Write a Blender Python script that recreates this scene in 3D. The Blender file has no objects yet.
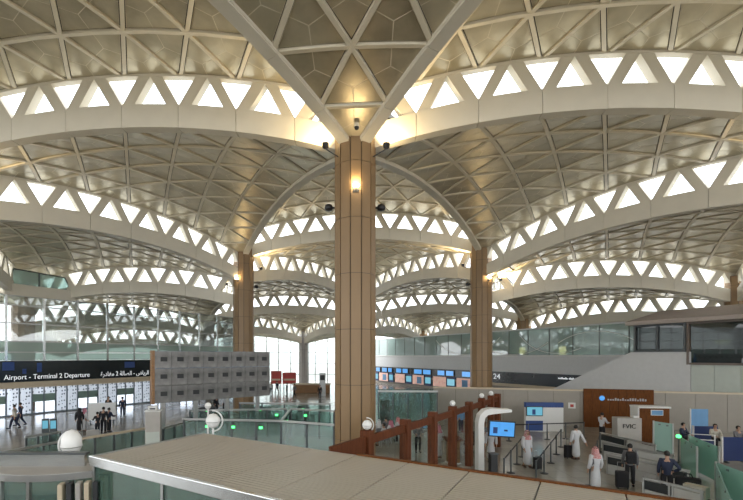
import bpy, bmesh, math, random
from mathutils import Vector, Matrix
random.seed(7)
PI = math.pi
scene = bpy.context.scene
COL = scene.collection

# ------------------------------------------------------------------ camera
EYE = 5.1                      # eye height above the hall floor (upper gallery)
FPX, CXP, CYP = 406.9, 337.6, 356.05
cam_d = bpy.data.cameras.new('camera')
cam_d.sensor_width = 36.0
cam_d.lens = FPX / 743.0 * 36.0
cam_d.shift_x = (371.5 - CXP) / 743.0
cam_d.shift_y = (CYP - 250.0) / 743.0
cam_d.clip_start = 0.1
cam_d.clip_end = 2000
cam = bpy.data.objects.new('camera', cam_d)
COL.objects.link(cam)
cam.location = (0, 0, EYE)
cam.rotation_euler = (PI / 2, 0, 0)
scene.camera = cam

# ------------------------------------------------------------------ world, exposure
world = bpy.data.worlds.new('sky')
scene.world = world
world.use_nodes = True
bg = world.node_tree.nodes['Background']
bg.inputs[0].default_value = (0.96, 0.98, 1.0, 1)
bg.inputs[1].default_value = 4.2
vs = scene.view_settings
vs.view_transform = 'Standard'
vs.look = 'None'
vs.gamma = 1.0
vs.use_curve_mapping = False
vs.exposure = -0.08
scene.cycles.max_bounces = 8
scene.cycles.diffuse_bounces = 5
scene.cycles.glossy_bounces = 4
scene.cycles.transparent_max_bounces = 24
scene.cycles.sample_clamp_indirect = 8.0
scene.cycles.use_denoising = True

# ------------------------------------------------------------------ materials
MATS = {}
def nodes_of(name):
    m = bpy.data.materials.new(name)
    m.use_nodes = True
    nt = m.node_tree
    return m, nt, nt.nodes['Principled BSDF']

def mat(name, col, rough=0.5, metal=0.0, var=0.06, scale=3.0, bump=0.0, bscale=40.0, emit=None, estr=0.0,
        spec=0.5, stretch=(1, 1, 1), alpha=1.0):
    """principled material with a little procedural colour variation and fine relief"""
    m, nt, b = nodes_of(name)
    tc = nt.nodes.new('ShaderNodeTexCoord')
    mp = nt.nodes.new('ShaderNodeMapping')
    mp.inputs['Scale'].default_value = stretch
    nt.links.new(tc.outputs['Object'], mp.inputs['Vector'])
    nz = nt.nodes.new('ShaderNodeTexNoise')
    nz.inputs['Scale'].default_value = scale
    nz.inputs['Detail'].default_value = 4
    nt.links.new(mp.outputs['Vector'], nz.inputs['Vector'])
    rp = nt.nodes.new('ShaderNodeValToRGB')
    rp.color_ramp.elements[0].position = 0.3
    rp.color_ramp.elements[1].position = 0.7
    rp.color_ramp.elements[0].color = tuple(max(0, c * (1 - var)) for c in col) + (1,)
    rp.color_ramp.elements[1].color = tuple(min(1, c * (1 + var)) for c in col) + (1,)
    nt.links.new(nz.outputs['Fac'], rp.inputs['Fac'])
    nt.links.new(rp.outputs['Color'], b.inputs['Base Color'])
    b.inputs['Roughness'].default_value = rough
    b.inputs['Metallic'].default_value = metal
    b.inputs['Specular IOR Level'].default_value = spec
    if alpha < 1:
        b.inputs['Alpha'].default_value = alpha
    if bump > 0:
        n2 = nt.nodes.new('ShaderNodeTexNoise')
        n2.inputs['Scale'].default_value = bscale
        nt.links.new(mp.outputs['Vector'], n2.inputs['Vector'])
        bp = nt.nodes.new('ShaderNodeBump')
        bp.inputs['Strength'].default_value = bump
        bp.inputs['Distance'].default_value = 0.02
        nt.links.new(n2.outputs['Fac'], bp.inputs['Height'])
        nt.links.new(bp.outputs['Normal'], b.inputs['Normal'])
    if emit:
        b.inputs['Emission Color'].default_value = tuple(emit) + (1,)
        b.inputs['Emission Strength'].default_value = estr
    MATS[name] = m
    return m

def glass(name, tint, gloss=0.12, rough=0.02, opac=0.0, body=(0.5, 0.6, 0.58)):
    """architectural pane: tinted see-through, a fresnel-weighted reflection and, if wanted, a frosted share"""
    m = bpy.data.materials.new(name)
    m.use_nodes = True
    nt = m.node_tree
    for n in list(nt.nodes):
        nt.nodes.remove(n)
    out = nt.nodes.new('ShaderNodeOutputMaterial')
    tr = nt.nodes.new('ShaderNodeBsdfTransparent')
    tr.inputs[0].default_value = tuple(tint) + (1,)
    gl = nt.nodes.new('ShaderNodeBsdfGlossy')
    gl.inputs['Roughness'].default_value = rough
    lw = nt.nodes.new('ShaderNodeLayerWeight')
    lw.inputs['Blend'].default_value = 0.35
    mr = nt.nodes.new('ShaderNodeMapRange')
    mr.inputs['To Min'].default_value = gloss * 0.5
    mr.inputs['To Max'].default_value = min(1, gloss * 4)
    nt.links.new(lw.outputs['Fresnel'], mr.inputs['Value'])
    mx = nt.nodes.new('ShaderNodeMixShader')
    nt.links.new(mr.outputs[0], mx.inputs[0])
    nt.links.new(tr.outputs[0], mx.inputs[1])
    nt.links.new(gl.outputs[0], mx.inputs[2])
    last = mx
    if opac > 0:
        df = nt.nodes.new('ShaderNodeBsdfDiffuse')
        df.inputs[0].default_value = tuple(body) + (1,)
        m2 = nt.nodes.new('ShaderNodeMixShader')
        m2.inputs[0].default_value = opac
        nt.links.new(mx.outputs[0], m2.inputs[1])
        nt.links.new(df.outputs[0], m2.inputs[2])
        last = m2
    nt.links.new(last.outputs[0], out.inputs[0])
    MATS[name] = m
    return m

mat('beam', (0.70, 0.65, 0.535), 0.5, var=0.03, scale=1.2)
mat('rib', (0.74, 0.675, 0.53), 0.5, var=0.04, scale=2)
mat('skin_roof', (0.80, 0.80, 0.78), 0.7)
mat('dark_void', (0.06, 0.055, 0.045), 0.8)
glass('sky_glass', (0.96, 0.97, 0.98), gloss=0.05)

def panel_material():
    m, nt, b = nodes_of('vault_panel')
    tc = nt.nodes.new('ShaderNodeTexCoord')
    oi = nt.nodes.new('ShaderNodeObjectInfo')
    n1 = nt.nodes.new('ShaderNodeTexNoise'); n1.inputs['Scale'].default_value = 0.9; n1.inputs['Detail'].default_value = 5
    n2 = nt.nodes.new('ShaderNodeTexNoise'); n2.inputs['Scale'].default_value = 2.0; n2.inputs['Detail'].default_value = 2
    nt.links.new(tc.outputs['Object'], n1.inputs['Vector'])
    nt.links.new(tc.outputs['Object'], n2.inputs['Vector'])
    ad = nt.nodes.new('ShaderNodeMath'); ad.operation = 'ADD'
    nt.links.new(n1.outputs['Fac'], ad.inputs[0])
    ml = nt.nodes.new('ShaderNodeMath'); ml.operation = 'MULTIPLY_ADD'
    ml.inputs[1].default_value = 0.30; ml.inputs[2].default_value = -0.15
    nt.links.new(oi.outputs['Random'], ml.inputs[0])
    nt.links.new(ml.outputs[0], ad.inputs[1])
    rp = nt.nodes.new('ShaderNodeValToRGB')
    rp.color_ramp.elements[0].position = 0.25; rp.color_ramp.elements[1].position = 0.75
    rp.color_ramp.elements[0].color = (0.40, 0.357, 0.255, 1)
    rp.color_ramp.elements[1].color = (0.64, 0.575, 0.42, 1)
    nt.links.new(ad.outputs[0], rp.inputs['Fac'])
    nt.links.new(rp.outputs['Color'], b.inputs['Base Color'])
    b.inputs['Metallic'].default_value = 0.55
    mr = nt.nodes.new('ShaderNodeMapRange')
    mr.inputs['To Min'].default_value = 0.29; mr.inputs['To Max'].default_value = 0.37
    nt.links.new(n2.outputs['Fac'], mr.inputs['Value'])
    nt.links.new(mr.outputs[0], b.inputs['Roughness'])
    MATS['vault_panel'] = m
panel_material()

# ------------------------------------------------------------------ helpers
def new_mesh(name, verts, faces, mats, fmat=None, smooth=False):
    me = bpy.data.meshes.new(name)
    me.from_pydata([tuple(v) for v in verts], [], faces)
    for k in (mats if isinstance(mats, (list, tuple)) else [mats]):
        me.materials.append(MATS[k])
    if fmat:
        for p, i in zip(me.polygons, fmat):
            p.material_index = i
    if smooth:
        for p in me.polygons:
            p.use_smooth = True
    me.update()
    return me

def link(name, data, parent=None, M=None):
    o = bpy.data.objects.new(name, data)
    COL.objects.link(o)
    if parent is not None:
        o.parent = parent
    if M is not None:
        o.matrix_basis = M
    return o

def tag(o, label=None, cat=None, group=None, kind=None):
    if label: o['label'] = label
    if cat: o['category'] = cat
    if group: o['group'] = group
    if kind: o['kind'] = kind
    return o

def empty(name, loc=(0, 0, 0), rz=0.0):
    o = bpy.data.objects.new(name, None)
    COL.objects.link(o)
    o.empty_display_size = 0.3
    o.location = loc
    o.rotation_euler = (0, 0, rz)
    return o

class MB:
    """collects simple solids; build() links them as one mesh object"""
    def __init__(s):
        s.v = []; s.f = []; s.m = []
    def add(s, vs_, fs, mi=0):
        o = len(s.v)
        s.v += [tuple(v) for v in vs_]
        s.f += [tuple(i + o for i in f) for f in fs]
        s.m += [mi] * len(fs)
        return s
    def box(s, a, b, mi=0, M=None, bev=0.0):
        x0, y0, z0 = a; x1, y1, z1 = b
        if bev > 0:
            bm = bmesh.new()
            bmesh.ops.create_cube(bm, size=1)
            for v in bm.verts:
                v.co = Vector(((x0 + x1) / 2 + v.co.x * (x1 - x0), (y0 + y1) / 2 + v.co.y * (y1 - y0), (z0 + z1) / 2 + v.co.z * (z1 - z0)))
            bmesh.ops.bevel(bm, geom=bm.edges[:], offset=bev, segments=2, affect='EDGES', profile=0.5)
            bm.verts.index_update()
            vv = [v.co.copy() for v in bm.verts]; ff = [[v.index for v in f.verts] for f in bm.faces]
            bm.free()
        else:
            vv = [Vector(p) for p in ((x0, y0, z0), (x1, y0, z0), (x1, y1, z0), (x0, y1, z0), (x0, y0, z1), (x1, y0, z1), (x1, y1, z1), (x0, y1, z1))]
            ff = [(3, 2, 1, 0), (4, 5, 6, 7), (0, 1, 5, 4), (1, 2, 6, 5), (2, 3, 7, 6), (3, 0, 4, 7)]
        if M is not None:
            vv = [M @ v for v in vv]
        return s.add(vv, ff, mi)
    def tube(s, pts, r, n=8, mi=0, cap=True, closed=False):
        pts = [Vector(p) for p in pts]
        rs = r if isinstance(r, (list, tuple)) else [r] * len(pts)
        N = len(pts); rings = []
        prev = None
        for i, p in enumerate(pts):
            if closed:
                t = (pts[(i + 1) % N] - pts[i - 1]).normalized()
            else:
                t = (pts[min(i + 1, N - 1)] - pts[max(i - 1, 0)]).normalized()
            if prev is None:
                up = Vector((0, 0, 1)) if abs(t.z) < 0.9 else Vector((1, 0, 0))
                u = t.cross(up).normalized()
            else:
                u = (prev - t * prev.dot(t)).normalized()
            prev = u
            w = t.cross(u)
            rings.append([p + (u * math.cos(2 * PI * k / n) + w * math.sin(2 * PI * k / n)) * rs[i] for k in range(n)])
        vv = [q for rg in rings for q in rg]
        ff = []
        for i in range(N if closed else N - 1):
            a = i * n; b = ((i + 1) % N) * n
            for k in range(n):
                ff.append((a + k, b + k, b + (k + 1) % n, a + (k + 1) % n))
        if cap and not closed:
            ff.append(tuple(range(n - 1, -1, -1)) if False else tuple(reversed(range(n))))
            ff.append(tuple((N - 1) * n + k for k in range(n)))
        return s.add(vv, ff, mi)
    def lathe(s, prof, n=16, mi=0, c=(0, 0, 0), sx=1.0, sy=1.0, M=None):
        vv = []; ff = []
        for r, z in prof:
            for k in range(n):
                a = 2 * PI * k / n
                vv.append(Vector((c[0] + r * math.cos(a) * sx, c[1] + r * math.sin(a) * sy, c[2] + z)))
        for i in range(len(prof) - 1):
            for k in range(n):
                ff.append((i * n + k, i * n + (k + 1) % n, (i + 1) * n + (k + 1) % n, (i + 1) * n + k))
        ff.append(tuple(reversed(range(n))))
        ff.append(tuple((len(prof) - 1) * n + k for k in range(n)))
        if M is not None:
            vv = [M @ v for v in vv]
        return s.add(vv, ff, mi)
    def prism(s, poly, z0, z1, mi=0):
        n = len(poly)
        vv = [(x, y, z0) for x, y in poly] + [(x, y, z1) for x, y in poly]
        ff = [tuple(reversed(range(n))), tuple(range(n, 2 * n))] + [(k, (k + 1) % n, n + (k + 1) % n, n + k) for k in range(n)]
        return s.add(vv, ff, mi)
    def mesh(s, name, mats, smooth=False):
        return new_mesh(name, s.v, s.f, mats, s.m, smooth)
    def build(s, name, mats, parent=None, M=None, smooth=False):
        return link(name, s.mesh(name, mats, smooth), parent, M)

def copy_tree(o, parent=None):
    c = o.copy(); COL.objects.link(c); c.parent = parent
    for ch in list(o.children):
        copy_tree(ch, c)
    return c

def px(x, Z):            # planning aid: lateral metres of something seen at column x and Z metres away
    return (x - CXP) / FPX * Z
def pz(y, Z):            # height above the hall floor of something seen at row y and Z metres away
    return EYE - (y - CYP) / FPX * Z
def pf(x, y, z=0.0):     # point on a level z below the eye
    Z = (EYE - z) * FPX / (y - CYP)
    return (px(x, Z), Z)
# ------------------------------------------------------------------ the vault grid
D0 = 18.0
TH = 0.0671
L = 1.1757 * D0
C0 = Vector((0.0428 * D0, D0, 0))
RCOL = 0.051 * D0
Z2 = EYE + 0.4963 * D0
STEP = 0.1252 * D0
RISE = 0.086 * D0
ca, sa = math.cos(TH), math.sin(TH)
def rot(v):
    return Vector((v[0] * ca + v[1] * sa, -v[0] * sa + v[1] * ca, 0))
AX, BX = rot((L, 0)), rot((L * 0.5, L * math.sqrt(3) / 2))
def node(i, j):
    return C0 + AX * i + BX * j
def level_z(n):
    return Z2 - (n - 2) * STEP
RI, RC = L / (2 * math.sqrt(3)), L / math.sqrt(3)
# sphere through the corners with the wanted rise at mid edge
R = 20.0
for _ in range(200):
    rise = math.sqrt(R * R - RI * RI) - math.sqrt(R * R - RC * RC)
    R *= (rise / RISE) ** 0.5
ZC = math.sqrt(R * R - RC * RC)
def dome(x, y):
    return math.sqrt(max(0, R * R - x * x - y * y)) - ZC
def arch(x):
    return dome(x, RI)

NSUB = 8
INS = 0.24                      # width of the edge member around each vault
MOD = L / NSUB
HB = 0.92                       # fascia height of the arch beam
# triangle corners, pointing +y
TRI = [Vector((-L / 2, -RI, 0)), Vector((L / 2, -RI, 0)), Vector((0, RC, 0))]
k_in = (RI - INS) / RI
ITRI = [v * k_in for v in TRI]   # inner line of the edge member
def lat(a, b):                  # lattice point of the rib grid
    return TRI[0] + (TRI[1] - TRI[0]) * (a / NSUB) + (TRI[2] - TRI[0]) * (b / NSUB)
def on(p, dz=0.0):
    return Vector((p.x, p.y, dome(p.x, p.y) + dz))
def shrink(tri, d):
    c = sum(tri, Vector()) / 3
    e = (tri[1] - tri[0]).length
    r = e / (2 * math.sqrt(3))
    return [c + (v - c) * ((r - d) / r) for v in tri]

def panel_mesh(tri, thick=0.05):
    t = shrink(tri, 0.115)
    c = sum(t, Vector()) / 3
    mids = [(t[i] + t[(i + 1) % 3]) / 2 for i in range(3)]
    v = []; f = []; m = []
    for i in range(3):
        kite = [t[i], mids[i], c, mids[i - 1]]
        kc = sum(kite, Vector()) / 4
        kite = [kc + (p - kc) * 0.963 for p in kite]
        o = len(v)
        v += [on(p, 0.04) for p in kite] + [on(p, 0.04 + thick) for p in kite]
        f.append((o + 3, o + 2, o + 1, o)); m.append(0)
        for a in range(4):
            b = (a + 1) % 4
            f.append((o + a, o + b, o + 4 + b, o + 4 + a)); m.append(0)
    o = len(v)
    v += [on(p, 0.065) for p in t]
    f.append((o + 2, o + 1, o)); m.append(1)
    return new_mesh('panel', v, f, ['vault_panel', 'rib'], m)

PANELS = []                     # (mesh, local centre)
for a in range(NSUB):
    for b in range(NSUB - a):
        t1 = [lat(a, b), lat(a + 1, b), lat(a, b + 1)]
        PANELS.append((panel_mesh(t1), sum(t1, Vector()) / 3))
        if a + b < NSUB - 1:
            t2 = [lat(a + 1, b), lat(a + 1, b + 1), lat(a, b + 1)]
            PANELS.append((panel_mesh(t2), sum(t2, Vector()) / 3))

def strip_mesh(name, p, q, hw, z0, z1, matn, seg=8):
    d = (q - p).normalized(); n = Vector((-d.y, d.x, 0)) * hw
    v = []; f = []
    for i in range(seg + 1):
        c = p + (q - p) * (i / seg)
        for w, z in ((-1, z0), (1, z0), (1, z1), (-1, z1)):
            v.append(on(c, z) + n * w)
    for i in range(seg):
        o = i * 4
        for k in range(4):
            f.append((o + k, o + 4 + k, o + 4 + (k + 1) % 4, o + (k + 1) % 4))
    f.append((0, 1, 2, 3)); f.append(tuple(seg * 4 + k for k in (3, 2, 1, 0)))
    return new_mesh(name, v, f, matn)
RIBS = []
for b in range(1, NSUB):
    RIBS.append(strip_mesh('rib', lat(0, b), lat(NSUB - b, b), 0.082, -0.02, 0.10, 'rib'))
    RIBS.append(strip_mesh('rib', lat(b, 0), lat(b, NSUB - b), 0.082, -0.02, 0.10, 'rib'))
    RIBS.append(strip_mesh('rib', lat(b, 0), lat(0, b), 0.082, -0.02, 0.10, 'rib'))
# edge member of each vault: the cream band between the panels and the edge line
RIMS = []
for i in range(3):
    A, B = TRI[i], TRI[(i + 1) % 3]; A2, B2 = ITRI[i], ITRI[(i + 1) % 3]
    v = []; f = []
    seg = 16
    for k in range(seg + 1):
        o = A + (B - A) * (k / seg); n_ = A2 + (B2 - A2) * (k / seg)
        v += [on(o, -0.09), on(n_, -0.09), on(n_, 0.02), on(o, 0.02)]
    for k in range(seg):
        o = k * 4
        for q in range(4):
            f.append((o + q, o + 4 + q, o + 4 + (q + 1) % 4, o + (q + 1) % 4))
    RIMS.append(new_mesh('edge_member', v, f, 'beam'))
# weather skin above
v = []; f = []; idx = {}
NS = 12
def slat(a, b):
    return TRI[0] + (TRI[1] - TRI[0]) * (a / NS) + (TRI[2] - TRI[0]) * (b / NS)
for a in range(NS + 1):
    for b in range(NS + 1 - a):
        idx[(a, b)] = len(v); v.append(on(slat(a, b), 0.15))
nv = len(v)
v += [p + Vector((0, 0, 0.25)) for p in v[:nv]]
for a in range(NS):
    for b in range(NS - a):
        for tri in ([(a, b), (a + 1, b), (a, b + 1)], [(a + 1, b), (a + 1, b + 1), (a, b + 1)]):
            if all(t in idx for t in tri):
                q = [idx[t] for t in tri]
                f.append(tuple(reversed(q))); f.append(tuple(nv + t for t in q))
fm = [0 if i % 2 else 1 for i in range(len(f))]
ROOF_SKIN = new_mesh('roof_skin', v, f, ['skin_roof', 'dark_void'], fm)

SHELLS = {  # (kind, i, j): (level, label, detail)
    ('U', 0, -1): (2, 'triangular metal-panelled ceiling vault overhead, its corner resting on the big front column', 1),
    ('D', -1, -1): (1, 'metal-panelled ceiling vault at the upper left, nearest the camera', 1),
    ('D', 0, -1): (1, 'metal-panelled ceiling vault at the upper right, nearest the camera', 1),
    ('U', -1, 0): (2, 'metal-panelled ceiling vault between front column and left column, under the upper left arch', 1),
    ('U', 0, 0): (2, 'metal-panelled ceiling vault between front column and right column, under the upper right arch', 1),
    ('D', -1, 0): (1, 'metal-panelled ceiling vault directly behind the big front column', 1),
    ('U', -1, 1): (2, 'metal-panelled ceiling vault spanning behind the left and right tan columns', 1),
    ('D', 0, 0): (3, 'metal-panelled ceiling vault on the right, above the dark-windowed upper building', 1),
    ('D', -2, 0): (3, 'metal-panelled ceiling vault on the left, above the glazed wall', 1),
    ('U', 0, 1): (4, 'lower metal-panelled vault behind the right column, above the gallery glazing', 1),
    ('U', -2, 1): (4, 'lower metal-panelled vault behind the left column, beyond the glazed wall', 1),
    ('D', -1, 1): (3, 'metal-panelled vault far back, just left of the right tan column', 1),
    ('D', -2, 1): (3, 'metal-panelled vault far back, just right of the left tan column', 1),
    ('U', -1, 2): (4, 'distant low metal vault behind the right side of the front column', 0),
    ('U', -2, 2): (4, 'distant low metal vault behind the left side of the front column', 0),
    ('D', -2, 2): (5, 'farthest low vault hidden behind the front column', 0),
    ('D', 0, 1): (5, 'distant low vault at the far right behind the gallery', 0),
    ('D', -3, 1): (5, 'distant low vault outside the left glazed wall', 0),
    ('U', -2, 0): (4, 'low vault at the far left edge of the hall', 0),
    ('U', 1, 0): (4, 'low vault at the far right edge of the hall', 0),
    ('D', -1, 2): (5, 'distant low vault beyond the gallery on the right', 0),
    ('D', -3, 2): (5, 'distant low vault beyond the far left glazing', 0),
    ('U', -3, 1): (6, 'lowest outer vault seen through the left glazed wall', 0),
    ('U', -3, 2): (6, 'lowest outer vault seen far behind the left glazed wall', 0),
    ('U', -1, -1): (2, 'metal-panelled vault beyond the upper left picture edge, added to block sky light', 0),  # this pair lies outside the view, added to block sky light from the sides
    ('U', 1, -1): (2, 'metal-panelled vault beyond the upper right picture edge, added to block sky light', 0),
    ('D', 0, -2): (1, 'unseen vault overhead just behind the viewer, added to cut sky light', 0),  # row behind the viewer, unseen, added to reduce sky light from above
    ('D', -1, -2): (1, 'unseen vault behind the viewer on the left, added to cut sky light', 0),
    ('D', 1, -2): (1, 'unseen vault behind the viewer on the right, added to cut sky light', 0),
    ('U', 0, -2): (2, 'unseen vault behind the viewer, left of the middle, added to cut sky light', 0),
    ('U', 1, -2): (2, 'unseen vault behind the viewer, right of the middle, added to cut sky light', 0),
    ('D', 1, -1): (3, 'low vault far outside the right picture edge', 0),
    ('D', -2, -1): (3, 'low vault far outside the left picture edge', 0),
    ('U', 0, 2): (6, 'lowest outer vault far behind the right gallery', 0),
}
def corners(k):
    t, i, j = k
    return [(i, j), (i + 1, j), (i, j + 1)] if t == 'U' else [(i + 1, j), (i, j + 1), (i + 1, j + 1)]
EDGES = {}
JOINED_PANELS = None
for key, (lev, label, detail) in SHELLS.items():
    cs = [node(*c) for c in corners(key)]
    cen = sum(cs, Vector()) / 3
    o = empty('ceiling', (cen.x, cen.y, level_z(lev)), -TH + (PI if key[0] == 'D' else 0))
    tag(o, label, 'ceiling', 'triangular ceiling vaults', 'structure')
    link('roof_skin', ROOF_SKIN, o)
    for m_ in RIMS:
        link('edge_member', m_, o)
    MW = Matrix.Translation(o.location) @ Matrix.Rotation(o.rotation_euler.z, 4, 'Z')
    if detail:
        for m_, c in PANELS:
            w = MW @ c
            if w.y > -1.5:
                link('panel', m_, o)
        for m_ in RIBS:
            link('rib', m_, o)
    else:
        if JOINED_PANELS is None:
            bm = bmesh.new()
            for m_, c in PANELS:
                bm.from_mesh(m_)
            JOINED_PANELS = bpy.data.meshes.new('panel_field')
            bm.to_mesh(JOINED_PANELS); bm.free()
            JOINED_PANELS.materials.append(MATS['vault_panel']); JOINED_PANELS.materials.append(MATS['rib'])
            bm = bmesh.new()
            for m_ in RIBS:
                bm.from_mesh(m_)
            JOINED_RIBS = bpy.data.meshes.new('rib_grid')
            bm.to_mesh(JOINED_RIBS); bm.free()
            JOINED_RIBS.materials.append(MATS['rib'])
        tag(link('panel_field', JOINED_PANELS, o), kind='stuff')
        tag(link('rib_grid', JOINED_RIBS, o), kind='stuff')
    c3 = corners(key)
    for a in range(3):
        e = tuple(sorted((c3[a], c3[(a + 1) % 3])))
        EDGES.setdefault(e, []).append((lev, cen, key))

# arch beam + triangular clerestory, one set of meshes shared by every edge
BEAM_M, STRUT_M, PANE_M = [], [], []
def xs(k):
    return -L / 2 + k * MOD
for k in range(NSUB):
    v = []; f = []
    seg = 4; g = 0.012
    for q in range(seg + 1):
        x = xs(k) + g + (MOD - 2 * g) * q / seg
        z = arch(x)
        v += [(x, -0.26, z - 0.12), (x, 0.22, z - 0.12), (x, 0.22, z + HB), (x, -0.26, z + HB)]
    for q in range(seg):
        o = q * 4
        for w in range(4):
            f.append((o + w, o + (w + 1) % 4, o + 4 + (w + 1) % 4, o + 4 + w))
    f.append((3, 2, 1, 0)); f.append(tuple(seg * 4 + w for w in (0, 1, 2, 3)))
    BEAM_M.append(new_mesh('beam_panel', v, f, 'beam'))
SW = 0.56
YS0, YS1, YP = -0.22, 0.18, 0.10
def ztop(x): return arch(x) + STEP - 0.06
def zbot(x): return arch(x) + HB - 0.04
for k in range(NSUB):
    for s in (0, 1):
        if s == 0:
            b0, b1, t0, t1 = xs(k), xs(k) + SW, xs(k + .5) - SW, xs(k + .5)
        else:
            b0, b1, t0, t1 = xs(k + 1) - SW, xs(k + 1), xs(k + .5), xs(k + .5) + SW
        v = []
        for y in (YS0, YS1):
            v += [(b0, y, zbot(b0)), (b1, y, zbot(b1)), (t1, y, ztop(t1)), (t0, y, ztop(t0))]
        f = [(3, 2, 1, 0)[::-1], (4, 5, 6, 7)[::-1], (0, 1, 5, 4)[::-1], (1, 2, 6, 5)[::-1], (2, 3, 7, 6)[::-1], (3, 0, 4, 7)[::-1]]
        STRUT_M.append(new_mesh('strut', v, f, 'beam'))
    # upright pane in the module, and the inverted one about node k
    def pane(a, b, c):
        v = [(p[0], YP + d, p[1]) for d in (0, 0.03) for p in (a, b, c)]
        return new_mesh('pane', v, [(0, 1, 2), (5, 4, 3), (0, 3, 4, 1), (1, 4, 5, 2), (2, 5, 3, 0)], 'sky_glass')
    a_, b_ = xs(k) + SW - .03, xs(k + 1) - SW + .03; c_ = xs(k + .5)
    PANE_M.append(pane((a_, zbot(a_)), (b_, zbot(b_)), (c_, ztop(c_) + .02)))
    if k:
        a_, b_ = xs(k - .5) + SW - .03, xs(k + .5) - SW + .03; c_ = xs(k)
        PANE_M.append(pane((b_, ztop(b_)), (a_, ztop(a_)), (c_, zbot(c_) - .02)))
def joined(meshes, name, matn):
    bm = bmesh.new()
    for m_ in meshes:
        bm.from_mesh(m_)
    me = bpy.data.meshes.new(name); bm.to_mesh(me); bm.free()
    me.materials.append(MATS[matn])
    return me
J_BEAM = joined(BEAM_M, 'arch_beam', 'beam'); J_STRUT = joined(STRUT_M, 'strut_lattice', 'beam'); J_PANE = joined(PANE_M, 'pane_row', 'sky_glass')

WIN_LABEL = {
    ((-1, 0), (0, 0)): 'upper left arched beam with a band of triangular windows, running to the front column',
    ((0, 0), (1, 0)): 'upper right arched beam with a band of triangular windows, running to the front column',
    ((0, -1), (0, 0)): 'arched edge beam rising left overhead from the front column',
    ((0, 0), (1, -1)): 'arched edge beam rising right overhead from the front column',
    ((-1, 1), (0, 0)): 'arched beam curving from the front column down to the left column',
    ((0, 0), (0, 1)): 'arched beam curving from the front column down to the right column',
    ((-1, 1), (0, 1)): 'arched window band spanning between left and right columns behind the front column',
    ((0, 1), (1, 0)): 'arched window band climbing right from the right column to the picture edge',
    ((-1, 0), (-1, 1)): 'arched window band climbing left from the left column to the picture edge',
    ((0, 1), (1, 1)): 'lower arched window band from right column towards the far right column',
    ((-2, 1), (-1, 1)): 'lower arched window band from left column above the glazed wall',
    ((-1, 2), (0, 1)): 'second arched window band left of the right column',
    ((-1, 1), (-1, 2)): 'second arched window band right of the left column',
    ((-1, 2), (0, 2)): 'third, lowest arched window band left of the right column',
    ((-2, 2), (-1, 2)): 'third, lowest arched window band right of the left column',
    ((0, 2), (1, 1)): 'arched window band just above the gallery glazing on the right',
    ((-2, 1), (-1, 0)): 'arched window band at the far left picture edge above the glazed wall',
    ((-2, 1), (-2, 2)): 'arched window band seen through the left glazed wall',
}
nwin = 0
for e, lst in EDGES.items():
    if len(lst) < 2:
        continue
    lo, hi = sorted(lst, key=lambda t: -t[0])
    if lo[0] == hi[0]:
        continue
    A, B = node(*e[0]), node(*e[1])
    mid = (A + B) / 2
    y = (lo[1] - mid); y.z = 0; y.normalize()
    rz = math.atan2(y.y, y.x) - PI / 2
    nwin += 1
    o = empty('window_%d' % nwin, (mid.x, mid.y, level_z(lo[0])), rz)
    tag(o, WIN_LABEL.get(e, 'distant arched window band %s' % ('behind the left side of the hall' if mid.x < 0 else 'behind the right side of the hall')), 'window', 'triangular clerestory arches', 'structure')
    if mid.y < 58 and e in WIN_LABEL:
        for m_ in BEAM_M: link('beam_panel', m_, o)
        for m_ in STRUT_M: link('strut', m_, o)
        for m_ in PANE_M: link('pane', m_, o)
    else:
        tag(link('arch_beam', J_BEAM, o), kind='stuff')
        tag(link('strut_lattice', J_STRUT, o), kind='stuff')
        tag(link('pane_row', J_PANE, o), kind='stuff')

# ------------------------------------------------------------------ columns
mat('column', (0.268, 0.170, 0.082), 0.45, var=0.07, scale=1.5, stretch=(1, 1, .25))
mat('column_far', (0.30, 0.17, 0.10), 0.5)
mat('grey_column', (0.42, 0.40, 0.38), 0.5)
mat('joint', (0.10, 0.075, 0.05), 0.7)
mat('black_metal', (0.02, 0.02, 0.022), 0.35)
mat('lamp_white', (1, 1, 1), 0.4, emit=(1.0, 0.80, 0.50), estr=25)
NF = 12; CH = 2.37
def facet_panel(z0, z1, r=RCOL, t=0.05, da=0.0):
    g = 0.022
    a0, a1 = -PI / NF, PI / NF
    def P(a, rr, z):
        return (rr * math.cos(a), rr * math.sin(a), z)
    ga = g / r
    v = [P(a0 + ga, r, z0 + g / 2), P(a1 - ga, r, z0 + g / 2), P(a1 - ga, r, z1 - g / 2), P(a0 + ga, r, z1 - g / 2),
         P(a0 + ga, r - t, z0 + g), P(a1 - ga, r - t, z0 + g), P(a1 - ga, r - t, z1 - g), P(a0 + ga, r - t, z1 - g)]
    return new_mesh('facet_panel', v, [(0, 1, 2, 3), (7, 6, 5, 4), (4, 5, 1, 0), (5, 6, 2, 1), (6, 7, 3, 2), (7, 4, 0, 3)], 'column')
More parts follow.
